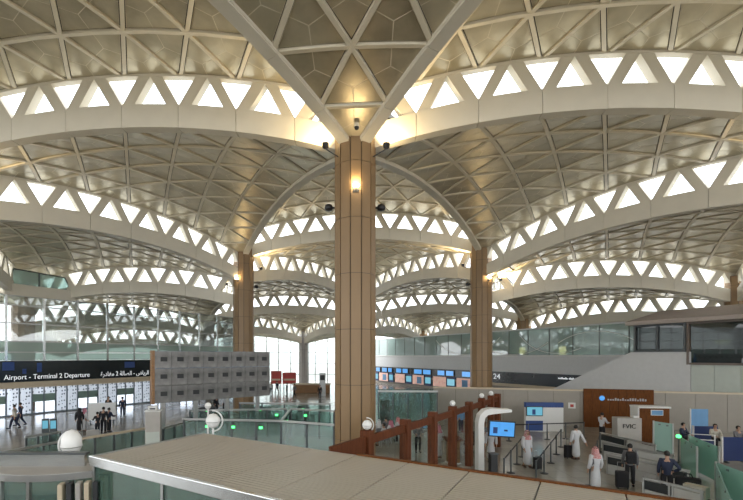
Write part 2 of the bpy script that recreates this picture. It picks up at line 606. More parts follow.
def column(pos, label, top, split, matn='column', face=-PI / 2):
    o = empty('column', (pos.x, pos.y, 0))
    tag(o, label, 'column', 'faceted columns of the hall', 'structure')
    MB().lathe([(RCOL - .05, 0), (RCOL - .05, top)], NF).build('shaft', 'joint', o, Matrix.Rotation(face + PI / NF, 4, 'Z'))
    zs = []
    z = 0.0
    while z < top - .01:
        h_ = 1.5 if z == 0 else CH
        zs.append((z, min(z + h_, top))); z += h_
    all_ = []
    for z0, z1 in zs:
        m_ = facet_panel(z0, z1)
        if matn != 'column':
            m_.materials[0] = MATS[matn]
        for k in range(NF):
            M = Matrix.Rotation(face + k * 2 * PI / NF, 4, 'Z')
            if split:
                link('facet_panel', m_, o, M)
            else:
                all_.append((m_, M))
    if not split:
        bm = bmesh.new()
        for m_, M in all_:
            n0 = len(bm.verts); bm.from_mesh(m_); bm.verts.ensure_lookup_table()
            for vv in bm.verts[n0:]:
                vv.co = M @ vv.co
        me = bpy.data.meshes.new('facet_panels'); bm.to_mesh(me); bm.free()
        me.materials.append(MATS[matn])
        tag(link('facet_panels', me, o), kind='stuff')
    return o
column(node(0, 0), 'big tan faceted column in the middle of the picture', level_z(1) - .3, True)
column(node(-1, 1), 'tan faceted column left of the big front column', level_z(1) - .3, False)
column(node(0, 1), 'tan faceted column right of the big front column', level_z(1) - .3, False)
column(node(-2, 1), 'reddish column seen behind the left glazed wall', level_z(3), False, 'column_far')
column(node(1, 1), 'tan column at the far right picture edge behind the upper building', level_z(3), False)
column(node(-1, 2), 'distant column hidden behind the big front column', level_z(3), False)
column(node(0, 2), 'distant brown column right of the right tan column', level_z(3), False)
column(node(-2, 2), 'distant grey column left of the left tan column', level_z(3), False, 'grey_column')
column(node(-2, 3), 'distant grey column in front of the far glass wall', level_z(4), False, 'grey_column')
column(node(-1, 3), 'farthest column behind the check-in hall', level_z(4), False)
column(node(-1, 0), 'column left of the picture edge in the front row', level_z(1) - .3, False)
column(node(1, 0), 'column right of the picture edge in the front row', level_z(1) - .3, False)

def lamp_light(name, loc, energy, col=(1, .76, .42), r=0.08, spot=None):
    ld = bpy.data.lights.new(name, 'POINT' if spot is None else 'SPOT')
    ld.energy = energy; ld.color = col; ld.shadow_soft_size = r
    o = bpy.data.objects.new(name, ld); COL.objects.link(o); o.location = loc
    if spot is not None:
        ld.spot_size = spot[0]; ld.spot_blend = 0.6
        o.rotation_euler = Vector(spot[1]).to_track_quat('-Z', 'Y').to_euler()
    return o

def uplight(colpos, ang, z, label, energy, aim=(0, 0, 1)):
    """black bracket spotlight on the column shaft, shining up on the beams"""
    d = Vector((math.cos(ang), math.sin(ang), 0))
    base = Vector((colpos.x, colpos.y, z)) + d * (RCOL + .005)
    o = empty('uplight', base, ang)
    tag(o, label, 'spotlight', 'column uplights')
    MB().tube([(0, 0, 0), (.45, 0, .1), (.62, 0, .16)], .025).build('bracket', 'black_metal', o)
    MB().lathe([(.07, 0), (.13, .04), (.15, .22), (.13, .23), (.12, .12), (.02, .11)], 14, c=(.65, 0, .16)).build('housing', 'black_metal', o)
    MB().lathe([(.11, .0), (.12, .04), (.085, .09), (.02, .11)], 14, c=(.65, 0, .31)).build('lens', 'lamp_white', o)
    lamp_light('uplight_beam', base + d * .65 + Vector((0, 0, .48)), energy, spot=(2.4, Vector(aim) + d * .55))
    return o
n00, nL, nR = node(0, 0), node(-1, 1), node(0, 1)
uplight(n00, PI + .62, 13.65, 'black uplight on the left side of the big front column', 420, (-.1, .75, 1))
uplight(n00, -.62, 13.65, 'black uplight on the right side of the big front column', 420, (.1, .75, 1))
uplight(nL, PI - .1, 11.4, 'lit uplight on the left side of the left tan column', 420)
uplight(nL, .1, 12.8, 'lit uplight on the right side of the left tan column', 660)
uplight(nR, PI - .1, 12.8, 'lit uplight on the left side of the right tan column', 660)
uplight(nR, -.3, 11.4, 'lit uplight on the right side of the right tan column', 420)
for cp_, nm_ in ((node(-1, 0), 'column beyond the left picture edge'), (node(1, 0), 'column beyond the right picture edge')):
    uplight(cp_, 0 if cp_.x < 0 else PI, 13.7, 'unseen uplight added on the ' + nm_, 780)  # out of view, added to brighten the ceiling vaults
def sconce(colpos, z, label, e, ang=-PI / 2):
    d = Vector((math.cos(ang), math.sin(ang), 0))
    base = Vector((colpos.x, colpos.y, z)) + d * (RCOL * math.cos(PI / NF))
    o = empty('wall_sconce', base, ang)
    tag(o, label, 'lamp')
    MB().box((-.02, -.12, -.22), (.04, .12, -.08), bev=.012).build('back_plate', 'black_metal', o)
    MB().tube([(.03, 0, -.15), (.16, 0, -.15), (.2, 0, -.08)], .02).build('arm', 'black_metal', o)
    MB().lathe([(.04, -.08), (.11, -.05), (.15, .0), (.14, .02), (.05, .03)], 16, c=(.2, 0, 0)).build('bowl', 'lamp_white', o)
    lamp_light('sconce_beam', base + d * .2 + Vector((0, 0, .16)), e, r=.06)
sconce(n00, pz(187, 17.1), 'glowing bowl sconce on the front face of the big column', 45)

sconce(nL, 11.95, 'bright bowl sconce on the front face of the left tan column', 90, -PI / 2 - .35)
sconce(nR, 11.75, 'bright bowl sconce on the front face of the right tan column', 90, -PI / 2 + .35)
def dome_speaker(colpos, ang, z, label):
    d = Vector((math.cos(ang), math.sin(ang), 0))
    base = Vector((colpos.x, colpos.y, z)) + d * (RCOL - .02)
    o = empty('dome_speaker', base, ang)
    tag(o, label, 'loudspeaker', 'black dome speakers')
    MB().box((0, -.04, -.04), (.14, .04, .04)).build('arm', 'black_metal', o)
    MB().lathe([(.05, .17), (.15, .12), (.19, .02), (.19, -.02), (.16, -.10), (.02, -.13)], 16, c=(.26, 0, 0)).build('dome', 'black_metal', o, smooth=True)
dc = empty('dome_camera', (n00.x, n00.y - 1.55, level_z(2) + .30))
tag(dc, 'small dark dome camera under the vault corner above the big column', 'camera')
MB().lathe([(.10, .16), (.12, .04), (.11, .02)], 14).build('mount', 'rib', dc)
MB().lathe([(.10, .02), (.085, -.05), (.03, -.09)], 14).build('dome', 'black_metal', dc, smooth=True)
for cp, nm in ((n00, 'big front column'), (nL, 'left tan column'), (nR, 'right tan column')):
    zz = pz(208, 18) if cp is n00 else pz(287, 37)
    if cp is not nR: dome_speaker(cp, 0, zz, 'black dome speaker on the right side of the ' + nm)
    if cp is not nL: dome_speaker(cp, PI, zz, 'black dome speaker on the left side of the ' + nm)

# ------------------------------------------------------------------ floor
def floor_material():
    m, nt, b = nodes_of('floor_tile')
    tc = nt.nodes.new('ShaderNodeTexCoord')
    br = nt.nodes.new('ShaderNodeTexBrick')
    br.inputs['Scale'].default_value = 1.0
    br.offset = 0.0
    br.inputs['Brick Width'].default_value = 0.9; br.inputs['Row Height'].default_value = 0.9
    br.inputs['Mortar Size'].default_value = 0.012
    br.inputs['Color1'].default_value = (0.31, 0.29, 0.25, 1)
    br.inputs['Color2'].default_value = (0.36, 0.335, 0.29, 1)
    br.inputs['Mortar'].default_value = (0.25, 0.23, 0.2, 1)
    nt.links.new(tc.outputs['Object'], br.inputs['Vector'])
    nt.links.new(br.outputs['Color'], b.inputs['Base Color'])
    b.inputs['Roughness'].default_value = 0.16
    MATS['floor_tile'] = m
floor_material()
fl = MB().box((-130, -60, -.3), (130, 170, 0)).build('floor', 'floor_tile')
tag(fl, 'pale polished stone tile floor of the departures hall', 'floor', kind='structure')
# ------------------------------------------------------------------ more materials
mat('white_wall', (0.62, 0.63, 0.63), 0.6, var=0.03)
mat('greenish_wall', (0.52, 0.57, 0.52), 0.6, var=0.03)
mat('beige_wall', (0.31, 0.285, 0.245), 0.6, var=0.03)
mat('beige_band', (0.56, 0.47, 0.34), 0.5, var=0.05)
mat('black_sign', (0.012, 0.018, 0.020), 0.25)
mat('white_text', (0.9, 0.92, 0.92), 0.5, emit=(0.9, 0.95, 1.0), estr=0.5)
mat('chrome', (0.60, 0.62, 0.62), 0.25, metal=1.0, var=0.03)
mat('steel', (0.42, 0.42, 0.41), 0.35, metal=0.9, var=0.05)
mat('dark_steel', (0.10, 0.11, 0.115), 0.4, metal=0.6)
mat('door_frame', (0.20, 0.24, 0.28), 0.4, metal=0.3)
mat('door_green', (0.20, 0.30, 0.26), 0.5)
mat('wood_red', (0.12, 0.036, 0.013), 0.6, spec=0.2, var=0.25, scale=4, stretch=(6, 6, .6))
mat('wood_brown', (0.13, 0.045, 0.011), 0.65, spec=0.15, var=0.25, scale=4, stretch=(6, 6, .6))
mat('wood_counter', (0.27, 0.14, 0.055), 0.45, var=0.2, scale=3, stretch=(.6, 5, 5))
mat('concrete', (0.40, 0.38, 0.35), 0.7, var=0.08)
mat('roof_block', (0.42, 0.36, 0.32), 0.7, var=0.04)
mat('blue_panel', (0.02, 0.06, 0.22), 0.45)
mat('blue_light', (0.13, 0.30, 0.52), 0.45)
mat('navy', (0.012, 0.03, 0.12), 0.5)
mat('screen_blue', (0.02, 0.05, 0.1), 0.2, emit=(0.10, 0.42, 0.95), estr=0.9, var=0.5, scale=5)
mat('screen_cyan', (0.02, 0.05, 0.1), 0.2, emit=(0.25, 0.75, 0.95), estr=0.6)
mat('poster_pink', (0.80, 0.50, 0.42), 0.5, var=0.25, scale=2, emit=(0.9, .55, .45), estr=.25)
mat('poster_red', (0.45, 0.05, 0.04), 0.5, var=0.2, scale=2)
mat('green_led', (0.05, 0.5, 0.1), 0.4, emit=(0.1, 1.0, 0.25), estr=3.0)
mat('warm_lamp', (1, .8, .5), 0.4, emit=(1.0, 0.68, 0.30), estr=3.0)
mat('globe_white', (0.82, 0.82, 0.80), 0.35)
mat('rubber_dark', (0.03, 0.032, 0.035), 0.6)
mat('white_lacquer', (0.72, 0.72, 0.70), 0.35, var=0.02)
mat('grey_board', (0.42, 0.40, 0.37), 0.55)
mat('teal_solid', (0.07, 0.13, 0.12), 0.4)
glass('wall_glass', (0.80, 0.85, 0.84), gloss=0.22, opac=0.10, body=(.75, .80, .78))
glass('spandrel_glass', (0.50, 0.60, 0.56), gloss=0.15, opac=0.55, body=(.50, .60, .54))
glass('dark_glass', (0.14, 0.19, 0.18), gloss=0.13, opac=0.30, body=(.04, .06, .06))
glass('teal_glass', (0.72, 0.83, 0.80), gloss=0.16, opac=0.10, body=(.40, .58, .55))
glass('gallery_glass', (0.60, 0.74, 0.70), gloss=0.34, opac=0.35, body=(.66, .82, .78))
glass('green_glass', (0.60, 0.78, 0.71), gloss=0.12, opac=0.40, body=(.46, .68, .62))

glass('canopy_glass', (0.45, 0.58, 0.52), gloss=0.14, opac=0.25, body=(.16, .27, .22))
def door_pane_material():
    """frosted daylight pane printed with a loose grid of dark marks"""
    m = bpy.data.materials.new('printed_pane'); m.use_nodes = True
    nt = m.node_tree
    for n in list(nt.nodes): nt.nodes.remove(n)
    out = nt.nodes.new('ShaderNodeOutputMaterial')
    tc = nt.nodes.new('ShaderNodeTexCoord')
    mp = nt.nodes.new('ShaderNodeMapping'); mp.inputs['Scale'].default_value = (4.2, 0.0, 3.2)
    nt.links.new(tc.outputs['Object'], mp.inputs['Vector'])
    vo = nt.nodes.new('ShaderNodeTexVoronoi'); vo.inputs['Scale'].default_value = 1.0; vo.inputs['Randomness'].default_value = 0.35
    nt.links.new(mp.outputs['Vector'], vo.inputs['Vector'])
    lt = nt.nodes.new('ShaderNodeMath'); lt.operation = 'LESS_THAN'; lt.inputs[1].default_value = 0.27
    nt.links.new(vo.outputs['Distance'], lt.inputs[0])
    t0_ = nt.nodes.new('ShaderNodeBsdfTransparent'); t0_.inputs[0].default_value = (.86, .90, .96, 1)
    t1_ = nt.nodes.new('ShaderNodeBsdfTranslucent'); t1_.inputs[0].default_value = (.80, .84, .90, 1)
    tr = nt.nodes.new('ShaderNodeMixShader'); tr.inputs[0].default_value = 0.72
    nt.links.new(t0_.outputs[0], tr.inputs[1]); nt.links.new(t1_.outputs[0], tr.inputs[2])
    df = nt.nodes.new('ShaderNodeBsdfDiffuse'); df.inputs[0].default_value = (.10, .12, .15, 1)
    mx = nt.nodes.new('ShaderNodeMixShader')
    nt.links.new(lt.outputs[0], mx.inputs[0]); nt.links.new(tr.outputs[0], mx.inputs[1]); nt.links.new(df.outputs[0], mx.inputs[2])
    nt.links.new(mx.outputs[0], out.inputs[0])
    MATS['printed_pane'] = m
door_pane_material()
glass('door_glass', (0.84, 0.88, 0.94), gloss=0.10)
glass('clear_glass', (0.94, 0.96, 0.95), gloss=0.05)

def text(body, size, parent, loc, matn='white_text', name='lettering', width=None, extrude=0.01, align='LEFT'):
    cu = bpy.data.curves.new(name, 'FONT')
    cu.body = body; cu.size = size; cu.extrude = extrude; cu.align_x = align
    cu.materials.append(MATS[matn])
    t_ = link(name, cu)
    dg = bpy.context.evaluated_depsgraph_get()
    me = bpy.data.meshes.new_from_object(t_.evaluated_get(dg))
    bpy.data.objects.remove(t_)
    me.name = name
    if not me.materials: me.materials.append(MATS[matn])
    o = link(name, me, parent)
    o.location = loc; o.rotation_euler = (PI / 2, 0, 0)
    w = max([v.co.x for v in me.vertices] or [0])
    if width and w > 0: o.scale.x = width / w
    return o

# ------------------------------------------------------------------ left glazed wall
n21, n20L = node(-2, 1), node(-1, 0)
P1 = n21 + (n20L - n21).normalized() * (0.22 * L)
P2 = n21 + (node(-1, 1) - n21).normalized() * (0.22 * L)
WD = (P2 - P1).normalized()
WA = math.atan2(WD.y, WD.x)
wl = empty('wall_left', (P1.x, P1.y, 0), WA)
tag(wl, 'tall glazed curtain wall with chrome posts above the left entrance doors', 'wall', kind='structure')
BAY = 2.754; T0 = -0.234
ZROWS = [4.69, 5.43, 6.35, 7.90, 9.44, 10.25]
KBAYS = range(-9, 10)
post_m = MB().box((-.085, -.10, 2.9), (.085, .10, 10.4)).mesh('post', 'chrome')
tr_m = MB().box((-BAY / 2 + .085, -.05, -.045), (BAY / 2 - .085, .05, .045)).mesh('transom', 'steel')
pane_ms = []
for r in range(5):
    pane_ms.append(MB().box((-BAY / 2 + .09, -.012, ZROWS[r] + .05), (BAY / 2 - .09, .012, ZROWS[r + 1] - .05)).mesh('pane', 'spandrel_glass' if r < 2 else 'wall_glass'))
for k in KBAYS:
    x = T0 + BAY * k
    link('post', post_m, wl, Matrix.Translation((x, 0, 0)))
    for r, z in enumerate(ZROWS):
        link('transom', tr_m, wl, Matrix.Translation((x + BAY / 2, 0, z)))
    for m_ in pane_ms:
        link('pane', m_, wl, Matrix.Translation((x + BAY / 2, 0, 0)))
# header beam and dark trapezoid window at the cut vault corner
MB().box((-.4, -.35, 10.25), (4.9, .15, 11.2)).build('header_beam', 'beam', wl)
MB().add([(-.2, 0, 11.2), (4.7, 0, 11.2), (4.2, 0, 12.35), (.3, 0, 12.5), (-.2, .05, 11.2), (4.7, .05, 11.2), (4.2, .05, 12.35), (.3, .05, 12.5)],
         [(0, 1, 2, 3), (7, 6, 5, 4), (0, 4, 5, 1), (1, 5, 6, 2), (2, 6, 7, 3), (3, 7, 4, 0)]).build('corner_pane', 'gallery_glass', wl)
MB().tube([(-.2, -.02, 11.25), (.3, -.02, 12.5), (4.2, -.02, 12.35), (4.7, -.02, 11.25)], .06, 6).build('corner_frame', 'dark_steel', wl)
MB().box((2.1, -.06, 11.2), (2.2, .06, 12.4)).build('corner_mullion', 'dark_steel', wl)
# lintel and doors
MB().box((-28, -.55, 2.38), (29, .10, 2.89), bev=.03).build('lintel', 'beige_band', wl)
DP = BAY / 3
fr_m = MB().box((-.05, -.06, 0), (.05, .06, 2.38)).mesh('door_post', 'door_frame')
def pane3(z0, z1, m_): return MB().box((-DP / 2 + .05, -.01, z0), (DP / 2 - .05, .01, z1)).mesh('pane', m_)
pA = pane3(.12, 2.36, 'printed_pane'); pB1 = pane3(1.75, 2.36, 'printed_pane'); pB2 = pane3(.12, 1.08, 'door_glass')
gB = MB().box((-DP / 2 + .05, -.02, 1.08), (DP / 2 - .05, .02, 1.75)).mesh('green_band', 'door_green')
sill_m = MB().box((-DP / 2 + .05, -.04, 0), (DP / 2 - .05, .04, .12)).mesh('sill', 'door_frame')
doors = []
for q in range(-8, 28):
    x = T0 + DP * (q + .5)
    if q % 4 == 0 or q == -8:
        d = empty('door_%d' % (len(doors) + 1), (wl.matrix_basis @ Vector((0, 0, 0))))
        nn = len(doors)
        d.location = Vector((P1.x, P1.y, 0)) + WD * x
        d.rotation_euler = (0, 0, WA)
        tag(d, 'bright printed glass entrance door group number %d from the left picture edge' % (nn - 1) if nn > 1 else 'bright printed glass entrance door group at the left picture edge', 'door', 'glass entrance doors', 'structure')
        doors.append((d, x))
    d, x0 = doors[-1]
    M = Matrix.Translation((x - x0, 0, 0))
    link('door_post', fr_m, d, Matrix.Translation((x - x0 - DP / 2, 0, 0)))
    link('sill', sill_m, d, M)
    if q % 4 in (0, 1):
        link('pane', pA, d, M)
    else:
        link('pane', pB1, d, M); link('pane', pB2, d, M); link('green_band', gB, d, M)
ORD = ['first', 'second', 'third', 'fourth', 'fifth', 'sixth', 'seventh', 'eighth', 'ninth', 'tenth', 'eleventh', 'twelfth', 'thirteenth', 'fourteenth']
for n_, (d, _) in enumerate(doors):
    d['label'] = 'printed glass entrance doors below the black sign, %s group from the left' % ORD[n_]

# long black sign over the doors
sg = empty('sign_board', (P1.x, P1.y, 0), WA)
tag(sg, 'long black sign reading Airport - Terminal 2 Departure above the glass doors', 'sign')
MB().box((-12, -.5, 2.9), (13.5, -.14, 4.68), bev=.02).build('board', 'black_sign', sg)
def t_at(x):          # place along the left wall of something seen at column x
    k = (x - CXP) / FPX
    return (P1.x - k * P1.y) / (k * WD.y - WD.x)
xa, xb = t_at(1.5), t_at(87)
text('Airport - Terminal 2 Departure', .60, sg, (xa, -.515, 3.12), width=xb - xa)
xa, xb = t_at(98), t_at(146)
# contextual letter forms, laid out right to left: "الرياض - الصالة ٢ مغادرة"
ar = '\ufe93\ufead\ufea9\ufe8e\ufed0\ufee3 2 \ufe94\ufedf\ufe8e\ufebc\ufedf\ufe8d - \ufebd\ufe8e\ufef3\ufeae\ufedf\ufe8d'
text(ar, .62, sg, (xa, -.515, 3.12), width=xb - xa)
for x0, x1, z0, z1 in ((t_at(0), t_at(12), 3.9, 4.6), (t_at(34.5), t_at(39.5), 3.7, 4.5), (t_at(122), t_at(132), 3.9, 4.5), (t_at(20), t_at(24), 3.6, 4.0)):
    MB().box((x0, -.52, z0), (x1, -.5, z1)).build('pictogram_panel', 'blue_panel' if x1 - x0 < 1.6 else 'blue_light', sg)

# ------------------------------------------------------------------ far glass wall
fw = empty('wall_back', (0, 80, 0), 0)
tag(fw, 'far glazed end wall with white mullions and bright daylight', 'wall', kind='structure')
for k in range(0, 12):
    x = -26 + 2.4 * k
    MB().box((x - .09, -.1, 0), (x + .09, .1, 12)).build('post', 'steel', fw)
    if k < 11:
        for z0, z1 in ((0, 1.5), (1.5, 3.6), (3.6, 5.8), (5.8, 8), (8, 10), (10, 12)):
            MB().box((x + .09, -.02, z0 + .05), (x + 2.31, .02, z1 - .05)).build('pane', 'wall_glass', fw)
for z in (1.5, 3.6, 5.8, 8, 10, 12):
    MB().box((-26, -.06, z - .05), (.4, .06, z + .05)).build('transom', 'steel', fw)

# ------------------------------------------------------------------ right gallery wall
n11, nCR = node(1, 1), node(1, 0)
PR = n11 + (nCR - n11).normalized() * (0.22 * L)
GD = rot((0.5, -math.sqrt(3) / 2)).normalized()        # from far left towards near right
GA = math.atan2(GD.y, GD.x)
def s_at(x):
    k = (x - CXP) / FPX
    return (k * PR.y - PR.x) / (GD.x - k * GD.y)
wr = empty('wall_right', (PR.x, PR.y, 0), GA)
tag(wr, 'right hall wall with white band, black sign strip and glazed upper gallery', 'wall', kind='structure')
SF, SN = -64.0, 42.0
MB().box((SF, 0, 0), (SN, .4, 3.1)).build('lower_wall', 'beige_wall', wr)
MB().box((SF, -.25, 1.35), (SN, 0, 1.70)).build('lintel', 'beige_band', wr)
MB().box((SF, 0, 3.1), (SN, .4, 5.05), bev=.02).build('white_band', 'white_wall', wr)
MB().box((SF, -.06, 5.05), (SN, .4, 5.2)).build('coping', 'white_lacquer', wr)
GB = 2.75
gp = MB().box((.04, .1, 5.2), (GB - .04, .13, 8.25)).mesh('pane', 'gallery_glass')
gm = MB().box((-.04, .06, 5.2), (.04, .2, 8.3)).mesh('mullion', 'dark_steel')
x = -3.2
while x > SF:
    x -= GB
    if x < SF: break
    link('pane', gp, wr, Matrix.Translation((x, 0, 0)))
    link('mullion', gm, wr, Matrix.Translation((x, 0, 0)))
MB().box((SF, .04, 8.2), (-2, .24, 8.35)).build('top_rail', 'white_lacquer', wr)
# curved white lines on the gallery glass
for n_, (xc, zc, r_, a0, a1) in enumerate(((-16, 9.6, 4.2, 200, 300), (-22, 10.8, 5.6, 215, 312), (-30, 11.5, 6.2, 220, 320), (-12, 3.0, 4.6, 40, 130))):
    pts = []
    for i in range(25):
        a = math.radians(a0 + (a1 - a0) * i / 24)
        p = (xc + r_ * 1.3 * math.cos(a), .085, zc + r_ * math.sin(a))
        if 5.25 < p[2] < 8.15: pts.append(p)
    if len(pts) > 3:
        MB().tube(pts, .035, 5).build('glass_curve', 'white_lacquer', wr)
# gallery interior behind the glass
MB().box((SF, 5.2, 5.05), (SN, 5.5, 8.6)).build('gallery_back', 'greenish_wall', wr)
MB().box((SF, .4, 4.75), (SN, 5.2, 5.05)).build('gallery_floor', 'concrete', wr)
for s_ in (s_at(516), s_at(556)):
    MB().box((s_ - .35, 1.0, 5.25), (s_ + .35, 1.2, 6.15), bev=.05).build('doorway_glow', 'warm_lamp', wr)  # glowing panels standing for the warm light of doorways
sb = empty('sign_strip', (PR.x, PR.y, 0), GA)
tag(sb, 'long black sign strip under the white band of the gallery', 'sign')
MB().box((SF, -.3, 1.72), (-4, -.01, 3.12), bev=.02).build('board', 'black_sign', sb)
text('24', .95, sb, (s_at(495), -.32, 2.2), width=s_at(502) - s_at(495))
for n_ in range(18):
    if n_ == 8: continue
    q = s_at(560) + (s_at(582) - s_at(560)) * n_ / 18
    MB().box((q, -.315, 2.62), (q + .13, -.3, 2.62 + random.choice((.12, .16, .2)))).build('small_letter', 'white_text', sb)

# check-in screens and posters on the far right wall
cs_ = []
for (a, b) in ((378, 382), (384, 389), (390, 394), (398, 403.5), (404.5, 410), (416, 424), (425, 433), (439.5, 447), (448, 456), (464, 478)):
    s0, s1 = s_at(a), s_at(b)
    zt = 3.0
    o = empty('monitor', Vector((PR.x, PR.y, 0)) + GD * ((s0 + s1) / 2) + Vector((-GD.y, GD.x, 0)) * -.32 + Vector((0, 0, 2.15)), GA)
    w = (s1 - s0) / 2
    tag(o, 'blue check-in monitor on the far sign strip, %s from the front column' % ORD[len(cs_)], 'monitor', 'check-in monitors')
    MB().box((-w, -.12, 0), (w, 0, .85), bev=.02).build('case', 'black_metal', o)
    MB().box((-w + .08, -.13, .08), (w - .08, -.12, .77)).build('screen', 'screen_blue', o)
    cs_.append(o)
po = 0
for (a, b, kind) in ((377, 380, 'c'), (381, 390, 'p'), (391, 395, 'c'), (397, 407, 'p'), (408, 413.5, 'c'), (414.5, 426, 'p'), (427, 433, 'c'), (435, 448.5, 'p'), (449, 457, 'c'), (458.5, 473, 'p')):
    s0, s1 = s_at(a), s_at(b)
    o = empty('poster', Vector((PR.x, PR.y, 0)) + GD * ((s0 + s1) / 2) + Vector((-GD.y, GD.x, 0)) * -.31 + Vector((0, 0, 0.45)), GA)
    w = (s1 - s0) / 2
    tag(o, ('pink lit poster' if kind == 'p' else 'narrow dark panel with a cyan screen') + ' under the monitors, %s panel from the front column' % ORD[po], 'poster', 'poster row')
    MB().box((-w, -.1, 0), (w, 0, 1.6)).build('case', 'navy', o)
    MB().box((-w + .06, -.12, .06 if kind == 'p' else .35), (w - .06, -.1, 1.54 if kind == 'p' else 1.3)).build('print', 'poster_pink' if kind == 'p' else 'screen_cyan', o)
    if kind == 'p' and po in (1, 5, 9):
        MB().box((-w * .2, -.13, .2), (w * .6, -.12, 1.3), bev=.004).build('figure_print', 'blue_light', o)
    po += 1

# ------------------------------------------------------------------ upper building block on the right
BLK = Vector((px(640, 33), 33, 0))
bl = empty('upper_building', BLK, GA)
tag(bl, 'white upper-level block with dark windows and a sloping stair parapet on the right', 'building', kind='structure')
def b_at(x):
    k = (x - CXP) / FPX
    return (k * BLK.y - BLK.x) / (GD.x - k * GD.y)
xe, xw0, xw1, xw2 = b_at(546), b_at(634), b_at(686), b_at(690.5)
poly = [(xe, 1.5), (xw2, 1.5), (xw2, 5.42), (b_at(631), 5.42)]
vv = [(x, 0, z) for x, z in poly] + [(x, .35, z) for x, z in poly]
MB().add(vv, [(0, 1, 2, 3), (7, 6, 5, 4), (0, 4, 5, 1), (1, 5, 6, 2), (2, 6, 7, 3), (3, 7, 4, 0)]).build('stair_parapet', 'white_wall', bl)
edges_ = [xw2 + .02] + [b_at(x) for x in (714, 741, 775)]
for a, b in zip(edges_[:-1], edges_[1:]):
    MB().box((a + .012, .02, 1.2), (b - .012, .35, 4.45)).build('wall_panel', 'greenish_wall', bl)
XE = edges_[-1]
def framed_window(a, b, z0, z1, mull):
    w = MB()
    fw_ = .14
    w.box((a, -.08, z0), (b, .3, z0 + fw_)); w.box((a, -.08, z1 - fw_), (b, .3, z1))
    w.box((a, -.08, z0 + fw_), (a + fw_, .3, z1 - fw_)); w.box((b - fw_, -.08, z0 + fw_), (b, .3, z1 - fw_))
    f_ = w.build('window_frame', 'dark_steel' if mull else 'window_brown', bl)
    xs_ = [a + fw_] + mull + [b - fw_]
    for i in range(len(xs_) - 1):
        MB().box((xs_[i] + .03, .1, z0 + fw_), (xs_[i + 1] - .03, .13, z1 - fw_)).build('pane', 'dark_glass', f_)
        if i: MB().box((xs_[i] - .07, -.04, z0 + fw_), (xs_[i] + .07, .25, z1 - fw_)).build('mullion', 'dark_steel', f_)
mat('window_brown', (0.16, 0.13, 0.11), 0.5)
framed_window(xw0, xw1, 5.42, 7.6, [b_at(657)])
framed_window(xw1 + .06, XE, 4.47, 7.6, [])
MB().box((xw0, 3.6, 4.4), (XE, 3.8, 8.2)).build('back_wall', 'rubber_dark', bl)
MB().box((xw0, .35, 4.2), (XE, 3.6, 4.4)).build('floor_slab', 'concrete', bl)
MB().box((xw0, .35, 1.2), (xw0 + .2, 3.8, 7.6)).build('side_wall', 'roof_block', bl)
MB().box((b_at(693), 3.3, 6.0), (b_at(693) + .8, 3.5, 6.35)).build('lit_panel', 'warm_lamp', bl)
# roof slab: sloping top
MB().add([(xw0 - .4, -.5, 7.6), (XE, -.5, 7.6), (XE, 5, 7.6), (xw0 - .4, 5, 7.6), (xw0 - .4, -.5, 7.9), (XE, -.5, 7.9), (XE, 5, 9.1), (xw0 - .4, 5, 9.1)],
         [(3, 2, 1, 0), (4, 5, 6, 7), (0, 1, 5, 4), (1, 2, 6, 5), (2, 3, 7, 6), (3, 0, 4, 7)]).build('roof', 'roof_block', bl)

# ------------------------------------------------------------------ beige partition behind the counters
A_ = Vector((px(433, 32.5), 32.5, 0)); B_ = Vector((px(760, 26.6), 26.6, 0))
pd = (B_ - A_); PLEN = pd.length; pd.normalize(); PA = math.atan2(pd.y, pd.x)
def q_at(x):
    k = (x - CXP) / FPX
    return (k * A_.y - A_.x) / (pd.x - k * pd.y)
pt = empty('partition_wall', A_, PA)
tag(pt, 'long beige panelled partition wall behind the right-hand counters', 'wall', kind='structure')
npan = 12
for k in range(npan):
    a, b = PLEN * k / npan, PLEN * (k + 1) / npan
    MB().box((a + .012, 0, 0), (b - .012, .2, 2.55)).build('panel', 'beige_wall', pt)
MB().box((0, .04, 0), (PLEN, .16, 2.5)).build('core', 'joint', pt)
MB().box((0, -.06, 2.55), (PLEN, .26, 2.66)).build('coping', 'beige_band', pt)
wp = empty('wood_feature_wall', A_ + pd * q_at(583) + Vector((pd.y, -pd.x, 0)) * .16, PA)
tag(wp, 'dark wood feature wall with a small blue emblem on the partition', 'panel')
W_ = q_at(653) - q_at(583)
for k in range(8):
    MB().box((W_ * k / 8 + .008, 0, 0), (W_ * (k + 1) / 8 - .008, .14, 2.75)).build('board', 'wood_brown', wp)
em = MB().lathe([(.01, -.05), (.13, -.04), (.18, 0), (.13, .04), (.01, .05)], 14, M=Matrix.Translation((1.15, -.03, 2.1)) @ Matrix.Rotation(PI / 2, 4, 'X')).build('emblem', 'screen_blue', wp, smooth=True)
for n_ in range(16):
    q = 1.5 + n_ * .15
    MB().box((q, -.015, 1.95), (q + .10, 0, 1.95 + random.choice((.1, .14, .18)))).build('small_letter', 'steel', wp)
sgn = empty('notice', A_ + pd * q_at(568.5) + Vector((pd.y, -pd.x, 0)) * .03 + Vector((0, 0, pz(407.5, 30.2))), PA)
tag(sgn, 'small white notice with red mark on the partition beside the wood wall', 'sign')
MB().box((-.02, -.02, 0), (.45, .03, .42)).build('plate', 'white_lacquer', sgn)
MB().box((.1, -.03, .1), (.32, -.02, .3)).build('mark', 'poster_red', sgn)

